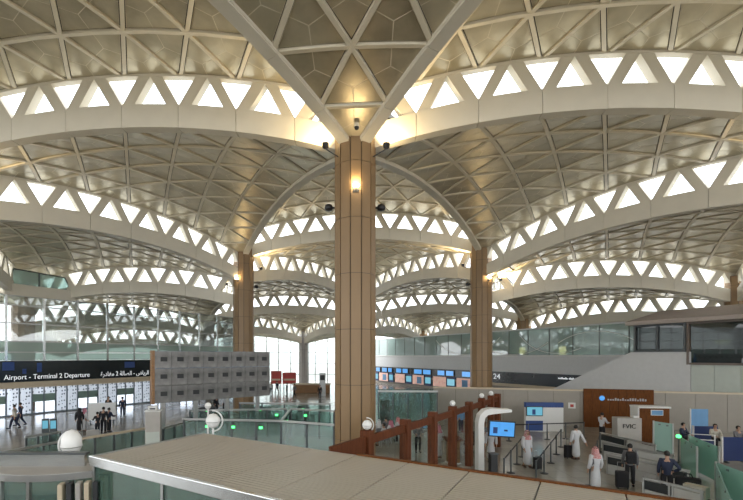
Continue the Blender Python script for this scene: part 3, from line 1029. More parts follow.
# ------------------------------------------------------------------ glass shop behind the wooden screen
gs = empty('glass_kiosk', (px(377, 29), 28.0, 0), -.05)
tag(gs, 'teal glass-walled kiosk with steel frame right of the big column', 'kiosk')
GW = 4.0
for k in range(5):
    x = GW * k / 4
    MB().box((x - .04, -.04, 0), (x + .04, .04, 2.7)).build('post', 'dark_steel', gs)
    if k < 4:
        MB().box((x + .05, -.01, .1), (x + GW / 4 - .05, .01, 2.6)).build('pane', 'teal_glass', gs)
MB().box((-.04, -.05, 2.62), (GW + .04, .05, 2.74)).build('top_rail', 'steel', gs)
MB().box((GW - .02, .05, .1), (GW + .02, 3.0, 2.65)).build('side_pane', 'teal_glass', gs)
MB().box((-.04, 2.9, 0), (GW, 3.0, 2.6)).build('back_pane', 'teal_glass', gs)
MB().box((.2, 1.2, .02), (.9, 2.0, 1.9), bev=.03).build('cabinet', 'rubber_dark', gs)

# ------------------------------------------------------------------ wooden screen with glass bays
ZT = 2.98
posts = []
for x, y in ((367, 430), (402, 419), (430, 411.5), (450, 406), (467, 401.5), (480, 398), (491, 395.5)):
    Z = (EYE - ZT) * FPX / (y - CYP)
    posts.append(Vector((px(x, Z), Z, 0)))
d_ = (posts[-1] - posts[0]).normalized(); ws_a = math.atan2(d_.y, d_.x)
n_posts = len(posts); span = (posts[-1] - posts[0]).length / (n_posts - 1)
ws = empty('wooden_screen', posts[0], ws_a)
tag(ws, 'red-brown wooden post screen with glass bays right of the big column', 'screen')
pm = MB().box((-.15, -.15, 0), (.15, .15, ZT), bev=.02).mesh('post', 'wood_red')
stops = [(p - posts[0]).dot(d_) for p in posts]
stops.append(stops[-1] + 1.3)
for k, x in enumerate(stops):
    link('post', pm, ws, Matrix.Translation((x, 0, 0)))
    if k:
        a, b = stops[k - 1] + .15, x - .15
        MB().box((a, -.06, ZT - .42), (b, .06, ZT - .16), bev=.015).build('rail', 'wood_red', ws)
        MB().box((a + .02, -.012, .15), (b - .02, .012, ZT - .44)).build('pane', 'clear_glass', ws)
MB().box((-1.75, -.06, ZT - .62), (-.15, .06, ZT - .16), bev=.015).build('rail', 'wood_red', ws)
MB().box((-1.75, -.05, 0), (-.15, .05, ZT - .64)).build('lower_board', 'wood_red', ws)

def globe_lamp(pos, r, label, ring=True, rz=0, stalk=0.0, tall=1.0):
    o = empty('globe_lamp', pos, rz)
    tag(o, label, 'lamp', 'white globe fixtures')
    if stalk:
        MB().lathe([(.03, -stalk), (.03, 0), (.035, .02)], 10).build('stalk', 'white_lacquer', o)
    MB().lathe([(r * .25, 0), (r * .7, r * .25), (r, r * .9), (r * .92, r * 1.4 * tall), (r * .55, r * 1.9 * tall), (r * .05, r * 2.05 * tall)], 20).build('globe', 'globe_white', o, smooth=True)
    MB().lathe([(r * 1.0, r * .86), (r * 1.03, r * .9), (r * 1.0, r * .94)], 20).build('seam', 'steel', o)
    if ring:
        pts = [(r * 1.35 * math.cos(a), 0, r * 1.0 + r * 1.45 * math.sin(a)) for a in [math.radians(-95 + 190 * i / 18) for i in range(19)]]
        MB().tube(pts, r * .11, 8).build('bracket_ring', 'white_lacquer', o, smooth=True)
    return o
wsm = Matrix.Translation(posts[0]) @ Matrix.Rotation(ws_a, 4, 'Z')
for k, r_, ring, tx in ((0, .14, True, 'first, nearest post of the wooden screen'), (3, .12, False, 'fourth post of the wooden screen'), (5, .12, False, 'sixth post of the wooden screen'), (6, .12, False, 'seventh post of the wooden screen')):
    globe_lamp(wsm @ Vector((stops[k], 0, ZT + .005)), r_, 'white globe fixture on the ' + tx, ring)

# ------------------------------------------------------------------ foreground canopy roof
def canopy_material():
    m, nt, b = nodes_of('ribbed_roof')
    tc = nt.nodes.new('ShaderNodeTexCoord')
    wv = nt.nodes.new('ShaderNodeTexWave'); wv.wave_type = 'BANDS'; wv.bands_direction = 'Y'
    wv.inputs['Scale'].default_value = 3.8
    nt.links.new(tc.outputs['Object'], wv.inputs['Vector'])
    nz = nt.nodes.new('ShaderNodeTexNoise'); nz.inputs['Scale'].default_value = 1.3; nz.inputs['Detail'].default_value = 4
    nt.links.new(tc.outputs['Object'], nz.inputs['Vector'])
    rp = nt.nodes.new('ShaderNodeValToRGB')
    rp.color_ramp.elements[0].color = (0.40, 0.36, 0.295, 1); rp.color_ramp.elements[1].color = (0.49, 0.445, 0.37, 1)
    nt.links.new(nz.outputs['Fac'], rp.inputs['Fac'])
    nt.links.new(rp.outputs['Color'], b.inputs['Base Color'])
    b.inputs['Roughness'].default_value = 0.42
    bp = nt.nodes.new('ShaderNodeBump'); bp.inputs['Strength'].default_value = 0.55; bp.inputs['Distance'].default_value = 0.02
    nt.links.new(wv.outputs['Fac'], bp.inputs['Height']); nt.links.new(bp.outputs['Normal'], b.inputs['Normal'])
    MATS['ribbed_roof'] = m
canopy_material()
ZR = 3.3
ax, ay = pf(205, 433.5, ZR); cx_, cy_ = pf(650, 497.5, ZR)
ua = math.atan2(cy_ - ay, cx_ - ax)
cn = empty('canopy_roof', (ax, ay, 0), ua)
tag(cn, 'low ribbed beige metal canopy roof across the foreground', 'roof')
WC = 2.5
for k in range(0, 14):
    MB().box((k * 1.0 + .01, -WC, ZR - .04), (k * 1.0 + .99, 0, ZR), bev=.008).build('roof_panel', 'ribbed_roof', cn)
MB().box((0, -WC, ZR - .10), (13.4, 0, ZR - .05)).build('deck', 'dark_steel', cn)
MB().box((-.06, -WC - .07, ZR - .16), (13.4, -WC, ZR + .015), bev=.01).build('near_trim', 'chrome', cn)
MB().box((-.06, -WC, ZR - .16), (0, .0, ZR + .01)).build('end_trim', 'steel', cn)
MB().box((-.06, 0, ZR - .30), (4.0, .06, ZR - .01)).build('far_trim', 'steel', cn)
MB().box((4.0, 0, ZR - .34), (13.4, .10, ZR + .02), bev=.01).build('wood_fascia', 'wood_brown', cn)
for k in range(7):
    MB().box((0 + 1.95 * k, -WC + .02, .0), (0 + 1.95 * k + 1.9, -WC + .05, ZR - .1)).build('wall_pane', 'canopy_glass', cn)
    MB().box((-.06 + 1.95 * k, -WC, 0), (0 + 1.95 * k, -WC + .08, ZR - .1)).build('wall_post', 'steel', cn)
MB().box((0, -.2, 0), (13.4, -.1, ZR - .1)).build('rear_wall', 'teal_solid', cn)

# rounded ledge at the lower left corner
rc = empty('round_canopy', (-5.45, 9.0, 0))
tag(rc, 'rounded beige ledge over teal glass at the lower left corner', 'canopy')
NSEG = 24; RR = 1.85
def arcp(r, a): return (r * math.cos(a), r * math.sin(a))
angs = [math.radians(-155 + 125 * i / NSEG) for i in range(NSEG + 1)]
def ringslab(r0, r1, z0, z1, name, matn):
    v = []; f = []
    for a in angs:
        for r, z in ((r0, z0), (r1, z0), (r1, z1), (r0, z1)):
            x, y = arcp(r, a); v.append((x, y, z))
    for i in range(NSEG):
        o = i * 4
        for k in range(4):
            f.append((o + k, o + (k + 1) % 4, o + 4 + (k + 1) % 4, o + 4 + k))
    f.append((3, 2, 1, 0)); f.append(tuple(NSEG * 4 + k for k in range(4)))
    return MB().add(v, f).build(name, matn, rc)
ringslab(1.15, RR, 2.92, 3.0, 'ledge', 'concrete')
ringslab(RR, RR + .03, 2.89, 3.01, 'ledge_trim', 'steel')
MB().box((-1.6, -1.24, 3.0), (.62, -1.16, 3.22)).build('upstand', 'chrome', rc)
MB().box((-1.6, -1.27, 3.22), (.66, -1.13, 3.26)).build('upstand_cap', 'dark_steel', rc)
for i in range(0, NSEG, 4):
    a0, a1 = angs[i], angs[i + 4]
    v = [arcp(1.7, a0) + (0,), arcp(1.7, a1) + (0,), arcp(1.7, a1) + (2.91,), arcp(1.7, a0) + (2.91,)]
    v += [arcp(1.67, a0) + (0,), arcp(1.67, a1) + (0,), arcp(1.67, a1) + (2.91,), arcp(1.67, a0) + (2.91,)]
    MB().add(v, [(0, 1, 2, 3), (7, 6, 5, 4), (0, 4, 5, 1), (1, 5, 6, 2), (2, 6, 7, 3), (3, 7, 4, 0)]).build('curved_pane', 'teal_glass', rc)
    MB().box((-.03, -.03, 0), (.03, .03, 2.92)).build('pane_post', 'steel', rc, Matrix.Translation(arcp(1.72, a0) + (0,)) @ Matrix.Rotation(a0, 4, 'Z'))
MB().box((-1.2, -1.1, 0), (.5, -.9, 2.4)).build('inner_wall', 'teal_solid', rc)
for k in range(6):
    x, y = -4.86 + .13 * k, 7.16 + .04 * k
    o = empty('upright_fin', (x, y, 0), .3)
    tag(o, '%s upright fin under the ledge corner at lower left, %s of the row' % (('tan', 'black', 'grey')[k % 3], ORD[k]), 'fin', 'upright fins under ledge')
    MB().box((-.04, -.09, .04), (.04, .09, 2.86), bev=.012).build('blade', ('beige_band', 'rubber_dark', 'concrete')[k % 3], o)
    MB().box((-.055, -.11, 0), (.055, .11, .04)).build('foot', 'steel', o)
globe_lamp((px(71.5, 8.3), 8.3, pz(455, 8.3)), .195, 'large white globe fixture above the rounded ledge, lower left', True, PI, stalk=pz(455, 8.3), tall=1.3)

# ------------------------------------------------------------------ back of the video wall
vw_l = Vector((px(154, 23), 23, 0)); vw_r = Vector((px(269, 27.8), 27.8, 0))
vd = vw_r - vw_l; VL = vd.length; VA = math.atan2(vd.y, vd.x)
vwl = empty('video_wall', vw_l, VA)
tag(vwl, 'large video wall seen from its grey metal back, raised on posts at the left', 'video wall')
mat('cabinet_metal', (0.19, 0.187, 0.18), 0.40, metal=0.6, var=0.30, scale=2.2)
z0v, z1v = pz(403.5, 23), pz(351, 23)
cw, chh = VL / 8, (z1v - z0v) / 3
cab = MB().box((.004, -.12, .004), (cw - .004, .08, chh - .004), bev=.012).mesh('cabinet', 'cabinet_metal')
hatch = MB().box((cw * .34, -.14, chh * .40), (cw * .74, -.12, chh * .66), bev=.008).mesh('hatch', 'rubber_dark')
for i in range(8):
    for j in range(3):
        M = Matrix.Translation((i * cw, 0, z0v + j * chh))
        c_ = link('cabinet', cab, vwl, M)
        link('hatch', hatch, c_)
MB().box((0, .08, z0v), (VL, .2, z1v)).build('display_face', 'screen_blue', vwl)
MB().box((-.14, -.14, z0v - .03), (0, .24, z1v + .03)).build('end_frame', 'wood_counter', vwl)
for x in (.5, 2.4, 4.4, 6.6):
    MB().box((x - .12, .0, 0), (x + .12, .16, z0v + .1)).build('support_post', 'steel', vwl)

# ------------------------------------------------------------------ unseen gallery under the viewer, added to keep light from behind off the floor
dk = MB().box((-70, -58, 3.2), (70, .9, 3.5)).build('floor_light_block', 'floor_tile')
tag(dk, 'unseen gallery slab under the viewer, added to block light from behind', 'floor', kind='structure')
bw = MB().box((-70, .3, 0), (70, .8, 3.2)).build('wall_light_block', 'white_wall')
tag(bw, 'unseen white wall under the viewing gallery, added to block light from behind', 'wall', kind='structure')
# ------------------------------------------------------------------ people
mat('skin_tone', (0.42, 0.25, 0.17), 0.55)
mat('white_cloth', (0.56, 0.57, 0.59), 0.8, var=0.03)
mat('black_cloth', (0.015, 0.015, 0.018), 0.8)
mat('navy_cloth', (0.02, 0.028, 0.06), 0.8)
mat('grey_cloth', (0.16, 0.16, 0.17), 0.8)
mat('cream_cloth', (0.50, 0.47, 0.40), 0.8)
mat('pink_cloth', (0.50, 0.18, 0.24), 0.8)
mat('hair_black', (0.012, 0.010, 0.009), 0.6)
mat('brown_leather', (0.10, 0.05, 0.03), 0.5)
def check_scarf():
    m, nt, b = nodes_of('red_check_cloth')
    tc = nt.nodes.new('ShaderNodeTexCoord')
    ck = nt.nodes.new('ShaderNodeTexChecker'); ck.inputs['Scale'].default_value = 60
    ck.inputs['Color1'].default_value = (0.42, 0.04, 0.05, 1); ck.inputs['Color2'].default_value = (0.62, 0.50, 0.49, 1)
    nt.links.new(tc.outputs['Object'], ck.inputs['Vector']); nt.links.new(ck.outputs['Color'], b.inputs['Base Color'])
    b.inputs['Roughness'].default_value = 0.85
    MATS['red_check_cloth'] = m
check_scarf()

def skin_mesh(name, joints, edges, matn, levels=1):
    """joints: {key: (x, y, z, r)}; grows one continuous surface over the skeleton"""
    keys = list(joints)
    me = bpy.data.meshes.new(name)
    me.from_pydata([joints[k][:3] for k in keys], [(keys.index(a), keys.index(b)) for a, b in edges], [])
    bm = bmesh.new(); bm.from_mesh(me)
    ly = bm.verts.layers.skin.verify()
    bm.verts.ensure_lookup_table()
    for i, k in enumerate(keys):
        j = joints[k]; r = j[3]
        bm.verts[i][ly].radius = (r, r if len(j) < 5 else j[4])
        bm.verts[i][ly].use_root = (i == 0)
    bm.to_mesh(me); bm.free()
    o = bpy.data.objects.new(name, me); COL.objects.link(o)
    o.modifiers.new('skin', 'SKIN').use_smooth_shade = True
    sd = o.modifiers.new('sub', 'SUBSURF'); sd.levels = levels; sd.render_levels = levels
    dg = bpy.context.evaluated_depsgraph_get()
    res = bpy.data.meshes.new_from_object(o.evaluated_get(dg))
    bpy.data.objects.remove(o); bpy.data.meshes.remove(me)
    res.name = name
    res.materials.clear(); res.materials.append(MATS[matn])
    for p in res.polygons: p.use_smooth = True
    return res

def skeleton(pose):
    J = {'pel': (0, 0, .93, .125, .10), 'spi': (0, 0, 1.08, .118, .09), 'che': (0, .0, 1.28, .145, .10), 'nec': (0, .005, 1.45, .055), 'hb': (0, .015, 1.53, .07, .078),
         'hm': (0, .02, 1.61, .078, .092), 'ht': (0, .012, 1.69, .05, .06), 'nose': (0, .115, 1.585, .012)}
    for s, n in ((-1, 'l'), (1, 'r')):
        J['sho' + n] = (s * .185, 0, 1.38, .062)
        J['elb' + n] = (s * .235, -.02, 1.10, .045)
        J['wri' + n] = (s * .245, .06, .86, .030)
        J['hip' + n] = (s * .09, 0, .88, .085)
        J['kne' + n] = (s * .10, .02, .50, .058)
        J['ank' + n] = (s * .10, -.02, .09, .040)
        J['toe' + n] = (s * .115, .14, .035, .035)
    def mv(k, *p):
        J[k] = tuple(p) + tuple(J[k][3:])
    if pose == 'walk':
        mv('knel', -.10, .16, .51); mv('ankl', -.10, .24, .10); mv('toel', -.11, .40, .06)
        mv('kner', .10, -.04, .50); mv('ankr', .10, -.30, .16); mv('toer', .11, -.18, .045)
        mv('elbl', -.24, -.12, 1.12); mv('wril', -.24, -.10, .88); mv('elbr', .24, .06, 1.12); mv('wrir', .23, .22, .93)
    elif pose == 'stroll':
        mv('knel', -.09, .10, .50); mv('ankl', -.09, .09, .09); mv('toel', -.10, .24, .04)
        mv('kner', .09, .02, .50); mv('ankr', .09, -.12, .10); mv('toer', .10, .03, .035)
        mv('elbl', -.24, -.10, 1.12); mv('wril', -.25, -.05, .87); mv('elbr', .24, .03, 1.12); mv('wrir', .24, .16, .90)
    elif pose == 'reach':
        mv('elbl', -.24, .12, 1.12); mv('wril', -.20, .38, 1.12); mv('elbr', .24, .12, 1.12); mv('wrir', .18, .38, 1.10)
    elif pose == 'hip':
        mv('elbr', .36, -.08, 1.13); mv('wrir', .20, .08, .98)
    elif pose == 'pull':
        mv('elbr', .26, -.12, 1.10); mv('wrir', .30, -.28, .88)
    elif pose == 'sit':
        dz = -.43
        for k in list(J):
            x, y, z = J[k][:3]; mv(k, x, y, z + dz)
        for s, n in ((-1, 'l'), (1, 'r')):
            mv('kne' + n, s * .13, .43, .49); mv('ank' + n, s * .13, .40, .09); mv('toe' + n, s * .14, .55, .035)
            mv('elb' + n, s * .24, .08, .72); mv('wri' + n, s * .14, .32, .66)
    # palms and five fingers each
    for s, n in ((-1, 'l'), (1, 'r')):
        e, w = Vector(J['elb' + n][:3]), Vector(J['wri' + n][:3])
        d = (w - e).normalized()
        side = Vector((0, 1, 0)) - d * d.y
        side = side.normalized() if side.length > .2 else Vector((1, 0, 0))
        p = w + d * .07
        J['pal' + n] = tuple(p) + (.028,)
        for q in range(4):
            b = p + d * .045 + side * (.030 - .02 * q)
            t = b + d * (.050, .058, .052, .040)[q] - Vector((s * .012, 0, 0))
            J['fb%d%s' % (q, n)] = tuple(b) + (.0095,)
            J['ft%d%s' % (q, n)] = tuple(t) + (.008,)
        J['th' + n] = tuple(w + d * .05 + side * .045) + (.010,)
        J['tt' + n] = tuple(w + d * .085 + side * .06) + (.009,)
    return J
BODY_E = [('pel', 'spi'), ('spi', 'che'), ('che', 'nec'), ('nec', 'hb'), ('hb', 'hm'), ('hm', 'ht'), ('hm', 'nose')]
for n in 'lr':
    BODY_E += [('che', 'sho' + n), ('sho' + n, 'elb' + n), ('elb' + n, 'wri' + n), ('wri' + n, 'pal' + n), ('pel', 'hip' + n), ('hip' + n, 'kne' + n), ('kne' + n, 'ank' + n), ('ank' + n, 'toe' + n)]
    BODY_E += [('pal' + n, 'fb%d%s' % (q, n)) for q in range(4)] + [('fb%d%s' % (q, n), 'ft%d%s' % (q, n)) for q in range(4)] + [('wri' + n, 'th' + n), ('th' + n, 'tt' + n)]

def grid_cap(name, matn, c, rx, ry, rz, z0, flare=0.0, face=0.75, facez=(-.12, .075), rows=9, n=24, bottom=None, sag=0.0):
    """cap or scarf round the head, open at the face"""
    v = []; f = []
    for i in range(rows + 1):
        t = i / rows
        if bottom is None or t < .5:
            tt = t if bottom is None else t * 2
            ph = tt * (PI / 2 + (math.asin(min(1, -z0 / rz)) if bottom is None else 0))
            r, z = math.sin(max(ph, .02)), rz * math.cos(ph)
            ex = ey = 1.0
        else:
            u = (t - .5) * 2
            r = 1.0; z = bottom * u
            ex = 1 + flare * u ** 1.6; ey = 1 + flare * .45 * u ** 1.6
        for k in range(n):
            a = 2 * PI * k / n
            y = ry * ey * r * math.sin(a)
            v.append((c[0] + rx * ex * r * math.cos(a), c[1] + y - (sag * t if math.sin(a) < 0 else 0), c[2] + z))
    for i in range(rows):
        for k in range(n):
            q = (i * n + k, i * n + (k + 1) % n, (i + 1) * n + (k + 1) % n, (i + 1) * n + k)
            zm = sum(v[x][2] for x in q) / 4 - c[2]; am = 2 * PI * (k + .5) / n
            if math.cos(am - PI / 2) > face and facez[0] < zm < facez[1]:
                continue
            f.append(q)
    me = new_mesh(name, v, f, matn, smooth=True)
    return me

CACHE = {}
def part_mesh(kind, pose, matn):
    key = (kind, pose, matn)
    if key in CACHE: return CACHE[key]
    J = skeleton(pose)
    def grow(keys, edges, dr, over=None, nm=kind):
        jj = {k: tuple(J[k][:3]) + tuple(r + dr for r in J[k][3:]) for k in keys}
        if over: jj.update(over)
        return skin_mesh(nm, jj, edges, matn)
    if kind == 'body':
        m = skin_mesh('body', J, BODY_E, matn)
    elif kind in ('shirt', 'vest'):
        ks = ['che', 'spi', 'pel', 'nec']; es = [('che', 'spi'), ('spi', 'pel'), ('che', 'nec'), ('pel', 'hem')]
        for n in 'lr':
            ks += ['sho' + n]; es += [('che', 'sho' + n)]
            if kind == 'shirt':
                ks += ['elb' + n, 'wri' + n]; es += [('sho' + n, 'elb' + n), ('elb' + n, 'wri' + n)]
        m = grow(ks, es, .020 if kind == 'shirt' else .028, {'nec': J['nec'][:2] + (J['nec'][2] - .05, .075), 'hem': (J['pel'][0], J['pel'][1], J['pel'][2] - .11, .155, .13)})
    elif kind == 'trousers':
        ks = ['pel']; es = [('pel', 'wst')]
        for n in 'lr':
            ks += ['hip' + n, 'kne' + n, 'ank' + n]; es += [('pel', 'hip' + n), ('hip' + n, 'kne' + n), ('kne' + n, 'ank' + n)]
        m = grow(ks, es, .022, {'wst': (J['pel'][0], J['pel'][1], J['pel'][2] + .10, .135, .105)})
    elif kind == 'robe':
        ks = ['che', 'spi', 'pel', 'nec']; es = [('che', 'spi'), ('spi', 'pel'), ('che', 'nec'), ('pel', 'h1'), ('h1', 'h2'), ('h2', 'h3')]
        for n in 'lr':
            ks += ['sho' + n, 'elb' + n, 'wri' + n]; es += [('che', 'sho' + n), ('sho' + n, 'elb' + n), ('elb' + n, 'wri' + n)]
        over = {'nec': J['nec'][:2] + (J['nec'][2] - .05, .075)}
        if pose == 'sit':
            over.update({'h1': (0, .22, .50, .20, .13), 'h2': (0, .44, .42, .20, .12), 'h3': (0, .44, .10, .21, .12)})
        elif pose == 'stroll':
            over.update({'h1': (0, .02, .72, .19, .15), 'h2': (0, .04, .42, .20, .20), 'h3': (0, .02, .10, .21, .25)})
        else:
            over.update({'h1': (0, .0, .72, .19, .15), 'h2': (0, .0, .42, .20, .17), 'h3': (0, .0, .09, .22, .19)})
        m = grow(ks, es, .03, over)
    elif kind == 'shoe':
        m = None
    CACHE[key] = m
    return m

def person(label, pos, rz, pose='stand', h=1.73, top='shirt', topm='white_cloth', legm='black_cloth', scarf=None, vest=None, hair=True, pack=None, group=None):
    o = empty('person', (pos[0], pos[1], pos[2] if len(pos) > 2 else 0), rz)
    k = h / 1.74
    o.scale = (k, k, k)
    tag(o, label, 'person', group)
    J = skeleton(pose)
    link('body', part_mesh('body', pose, 'skin_tone'), o)
    if top == 'robe':
        link('robe', part_mesh('robe', pose, topm), o)
    else:
        link('shirt', part_mesh('shirt', pose, topm), o)
        link('trousers', part_mesh('trousers', pose, legm), o)
    if vest:
        link('vest', part_mesh('vest', pose, vest), o)
    for n in 'lr':
        a, t = Vector(J['ank' + n][:3]), Vector(J['toe' + n][:3])
        b = MB().tube([a + Vector((0, -.05, -.03)), (a + t) / 2 + Vector((0, 0, .0)), t + Vector((0, .03, .005))], [.048, .05, .036], 8)
        b.build('shoe', 'black_cloth' if top != 'robe' else 'brown_leather', o, smooth=True)
    hc = Vector(J['hm'][:3])
    if scarf:
        key = ('scarf', scarf)
        if key not in CACHE:
            CACHE[key] = grid_cap('headscarf', scarf, (0, -.005, .0), .108, .122, .125, 0, flare=.75, bottom=-.30, face=.72, facez=(-.13, .06), sag=.04)
            CACHE['band'] = MB().tube([(.088 * math.cos(a), -.005 + .10 * math.sin(a), .085) for a in [2 * PI * i / 18 for i in range(18)]], .013, 6, closed=True).mesh('head_cord', 'black_cloth', True)
        link('headscarf', CACHE[key], o, Matrix.Translation(hc))
        if scarf != 'black_cloth':
            link('head_cord', CACHE['band'], o, Matrix.Translation(hc))
    elif hair:
        if 'hair' not in CACHE:
            CACHE['hair'] = grid_cap('hair', 'hair_black', (0, -.012, .015), .092, .108, .105, -.07, face=.55, facez=(-.1, .045))
        link('hair', CACHE['hair'], o, Matrix.Translation(hc))
    if 'eyes' not in CACHE:
        e = MB()
        for s in (-1, 1):
            e.lathe([(.002, -.008), (.009, 0), (.002, .008)], 8, c=(s * .032, .093, -.005))
        CACHE['eyes'] = e.mesh('eyes', 'hair_black')
        CACHE['mouth'] = MB().tube([(-.022, .088, -.068), (0, .096, -.070), (.022, .088, -.068)], .005, 6).mesh('mouth', 'brown_leather')
    link('eyes', CACHE['eyes'], o, Matrix.Translation(hc)); link('mouth', CACHE['mouth'], o, Matrix.Translation(hc))
    return o

def bag(kind, pos, rz, label, matn='black_cloth', s=1.0):
    o = empty(kind, pos, rz); o.scale = (s, s, s)
    tag(o, label, 'suitcase' if kind == 'suitcase' else 'bag')
    if kind == 'suitcase':
        MB().box((-.21, -.13, .05), (.21, .13, .66), bev=.04).build('shell', matn, o)
        MB().tube([(-.12, .10, .66), (-.12, .10, .98), (.12, .10, .98), (.12, .10, .66)], .012, 6).build('handle', 'steel', o)
        for x in (-.16, .16):
            for y in (-.09, .09):
                MB().lathe([(.008, -.02), (.03, -.018), (.03, .018), (.008, .02)], 10, M=Matrix.Translation((x, y, .03)) @ Matrix.Rotation(PI / 2, 4, 'X')).build('wheel', 'rubber_dark', o)
    elif kind == 'backpack':
        MB().box((-.17, -.12, 0), (.17, .10, .46), bev=.06).build('sack', matn, o)
        MB().box((-.13, -.17, .05), (.13, -.12, .25), bev=.02).build('front_pocket', matn, o)
        for x in (-.1, .1):
            MB().tube([(x, .09, .42), (x, .20, .44), (x, .30, .30), (x, .25, .1), (x, .10, .05)], .014, 6).build('strap', matn, o)
    else:
        MB().box((-.36, -.17, .02), (.36, .17, .34), bev=.06).build('body', matn, o)
        for y in (-.06, .06):
            MB().tube([(-.14, y, .33), (-.08, y, .46), (.08, y, .46), (.14, y, .33)], .012, 6).build('handle', matn, o)
    return o

def P(x, Z, z=0): return (px(x, Z), Z, z)
person('man in white robe and red checked headscarf walking towards us beside a dark suitcase', P(527, 18.6), PI + .15, 'stroll', top='robe', scarf='red_check_cloth')
bag('suitcase', P(537.5, 18.3), .4, 'small dark suitcase behind the man in white between the belts', s=.85)
person('dark-haired man in white robe seen from behind pulling a suitcase', P(576, 20), .1, 'pull', top='robe')
bag('suitcase', P(569, 20.3), .1, 'dark suitcase left of the robed man with uncovered hair')
person('man in white robe, grey vest and red checked headscarf at the bottom right', P(595.5, 15.3), .1, 'stand', top='robe', vest='grey_cloth', scarf='red_check_cloth', h=1.70)
person('person in black with a backpack queuing at the right counters', P(630, 15.9), -.5, 'stand', topm='grey_cloth', h=1.70)
bag('backpack', (px(630, 15.9) - .09, 15.9 - .19, .95), -.5, 'black backpack worn by the queuing person in black')
bag('suitcase', P(622, 15.7), -.3, 'black suitcase beside the queuing person with a backpack')
person('man in dark vest with hand on hip at the front right counter', P(667, 14.6), -.6, 'hip', topm='navy_cloth', vest='navy_cloth', h=1.72)
person('clerk in white shirt standing at the counter before the wood wall', P(602, 24.6), -1.2, 'reach', h=1.70)
person('man in white robe and red headscarf half hidden behind the screen totem', P(491, 19.6), PI - .4, 'stand', top='robe', scarf='red_check_cloth')
person('man in white robe with pink scarf behind the wooden screen', P(438.5, 20.2), .5, 'stand', top='robe', scarf='pink_cloth')
person('person in dark uniform standing behind the second bay of the wooden screen', P(418, 21.5), PI, 'reach', topm='grey_cloth', legm='black_cloth', h=1.66)
person('person in blue seen through the far bay of the wooden screen', P(461, 27), .3, 'stand', topm='blue_light', legm='navy_cloth')
person('clerk with dark hair seated by the blue dividers at the right', P(715, 22.2, .12), PI - .3, 'sit', topm='cream_cloth')
person('clerk in dark clothes beside the green glass, left of the blue divider', P(683, 22.6, .12), PI + .4, 'sit', topm='navy_cloth')
person('clerk at the far right picture edge behind the counters', P(738, 21.6, .12), PI, 'sit', topm='grey_cloth')
# left hall
person('walker in light jacket striding left near the entrance doors', P(14.5, 28.4), PI / 2 + .3, 'walk', topm='cream_cloth', legm='navy_cloth')
person('walker in dark clothes just behind the light-jacketed walker', P(20.5, 29.7), PI / 2 + .3, 'walk', topm='navy_cloth', legm='navy_cloth')
person('person in long black robe in the left-hand group', P(79.5, 27.2), .4, 'stand', top='robe', topm='black_cloth', scarf='black_cloth', h=1.66)
person('person in white robe with pink scarf in the left-hand group', P(84.5, 27.4), -.3, 'stand', top='robe', scarf='pink_cloth', h=1.62)
person('man in dark jacket in front of the white board', P(103.5, 26.8), .2, 'stand', topm='black_cloth', h=1.78)
person('person in brown-black bending over luggage left of the white board group', P(97.5, 26.4), 1.0, 'reach', topm='black_cloth', h=1.50)
person('person in dark blue right of the man before the white board', P(109, 27.3), -.5, 'reach', topm='navy_cloth', h=1.66)
person('tall person in dark blue standing by the doors right of the white board', P(122.5, 34.0), .6, 'stand', topm='navy_cloth', legm='navy_cloth', h=1.72)
person('person in black behind the white board near the doors', P(108.5, 33.5), PI, 'stand', topm='black_cloth', h=1.80)
# far hall
for n_, (x, Z, tm, tx) in enumerate(((271, 54, 'white_cloth', 'white top below the red billboard'), (277, 56, 'navy_cloth', 'navy under the red billboard'), (287, 52, 'black_cloth', 'black left of the far wooden counter'),
                           (294.5, 50, 'grey_cloth', 'grey before the far wooden counter'), (320, 48, 'black_cloth', 'black before the far glass wall'), (225, 36, 'white_cloth', 'white just under the video wall'), (216, 35, 'black_cloth', 'black just under the video wall'))):
    person('distant person in ' + tx, P(x, Z), .7 * n_, 'walk' if n_ % 2 else 'stand', topm=tm)
# waiting crowd right of the big column
for n_, (x, Z, tp, tm, sc, tx) in enumerate(((379, 24.2, 'robe', 'white_cloth', 'white_cloth', 'white headscarf nearest the big column'), (386, 25.4, 'robe', 'grey_cloth', None, 'grey robe'),
        (391, 24.0, 'robe', 'white_cloth', 'pink_cloth', 'pink scarf'), (398, 25.2, 'robe', 'white_cloth', 'red_check_cloth', 'red checked headscarf'),
        (404, 24.1, 'shirt', 'navy_cloth', None, 'navy shirt'), (384, 23.0, 'robe', 'white_cloth', None, 'white robe and bare head'))):
    o = empty('waiting_seat', P(x, Z), .2 + .3 * n_)
    tag(o, 'grey waiting seat of the seated person with %s' % tx, 'seat', 'waiting seats')
    MB().box((-.24, -.22, .40), (.24, .24, .45), bev=.015).build('seat', 'grey_cloth', o)
    MB().box((-.24, -.27, .45), (.24, -.22, .85), bev=.015).build('backrest', 'grey_cloth', o)
    for sx in (-.2, .2):
        for sy in (-.18, .2):
            MB().box((sx - .02, sy - .02, 0), (sx + .02, sy + .02, .40)).build('leg', 'steel', o)
    person('seated waiting person with %s, right of the big column' % tx, P(x, Z, .04), .2 + .3 * n_, 'sit', top=tp, topm=tm, scarf=sc, group='seated waiting people')

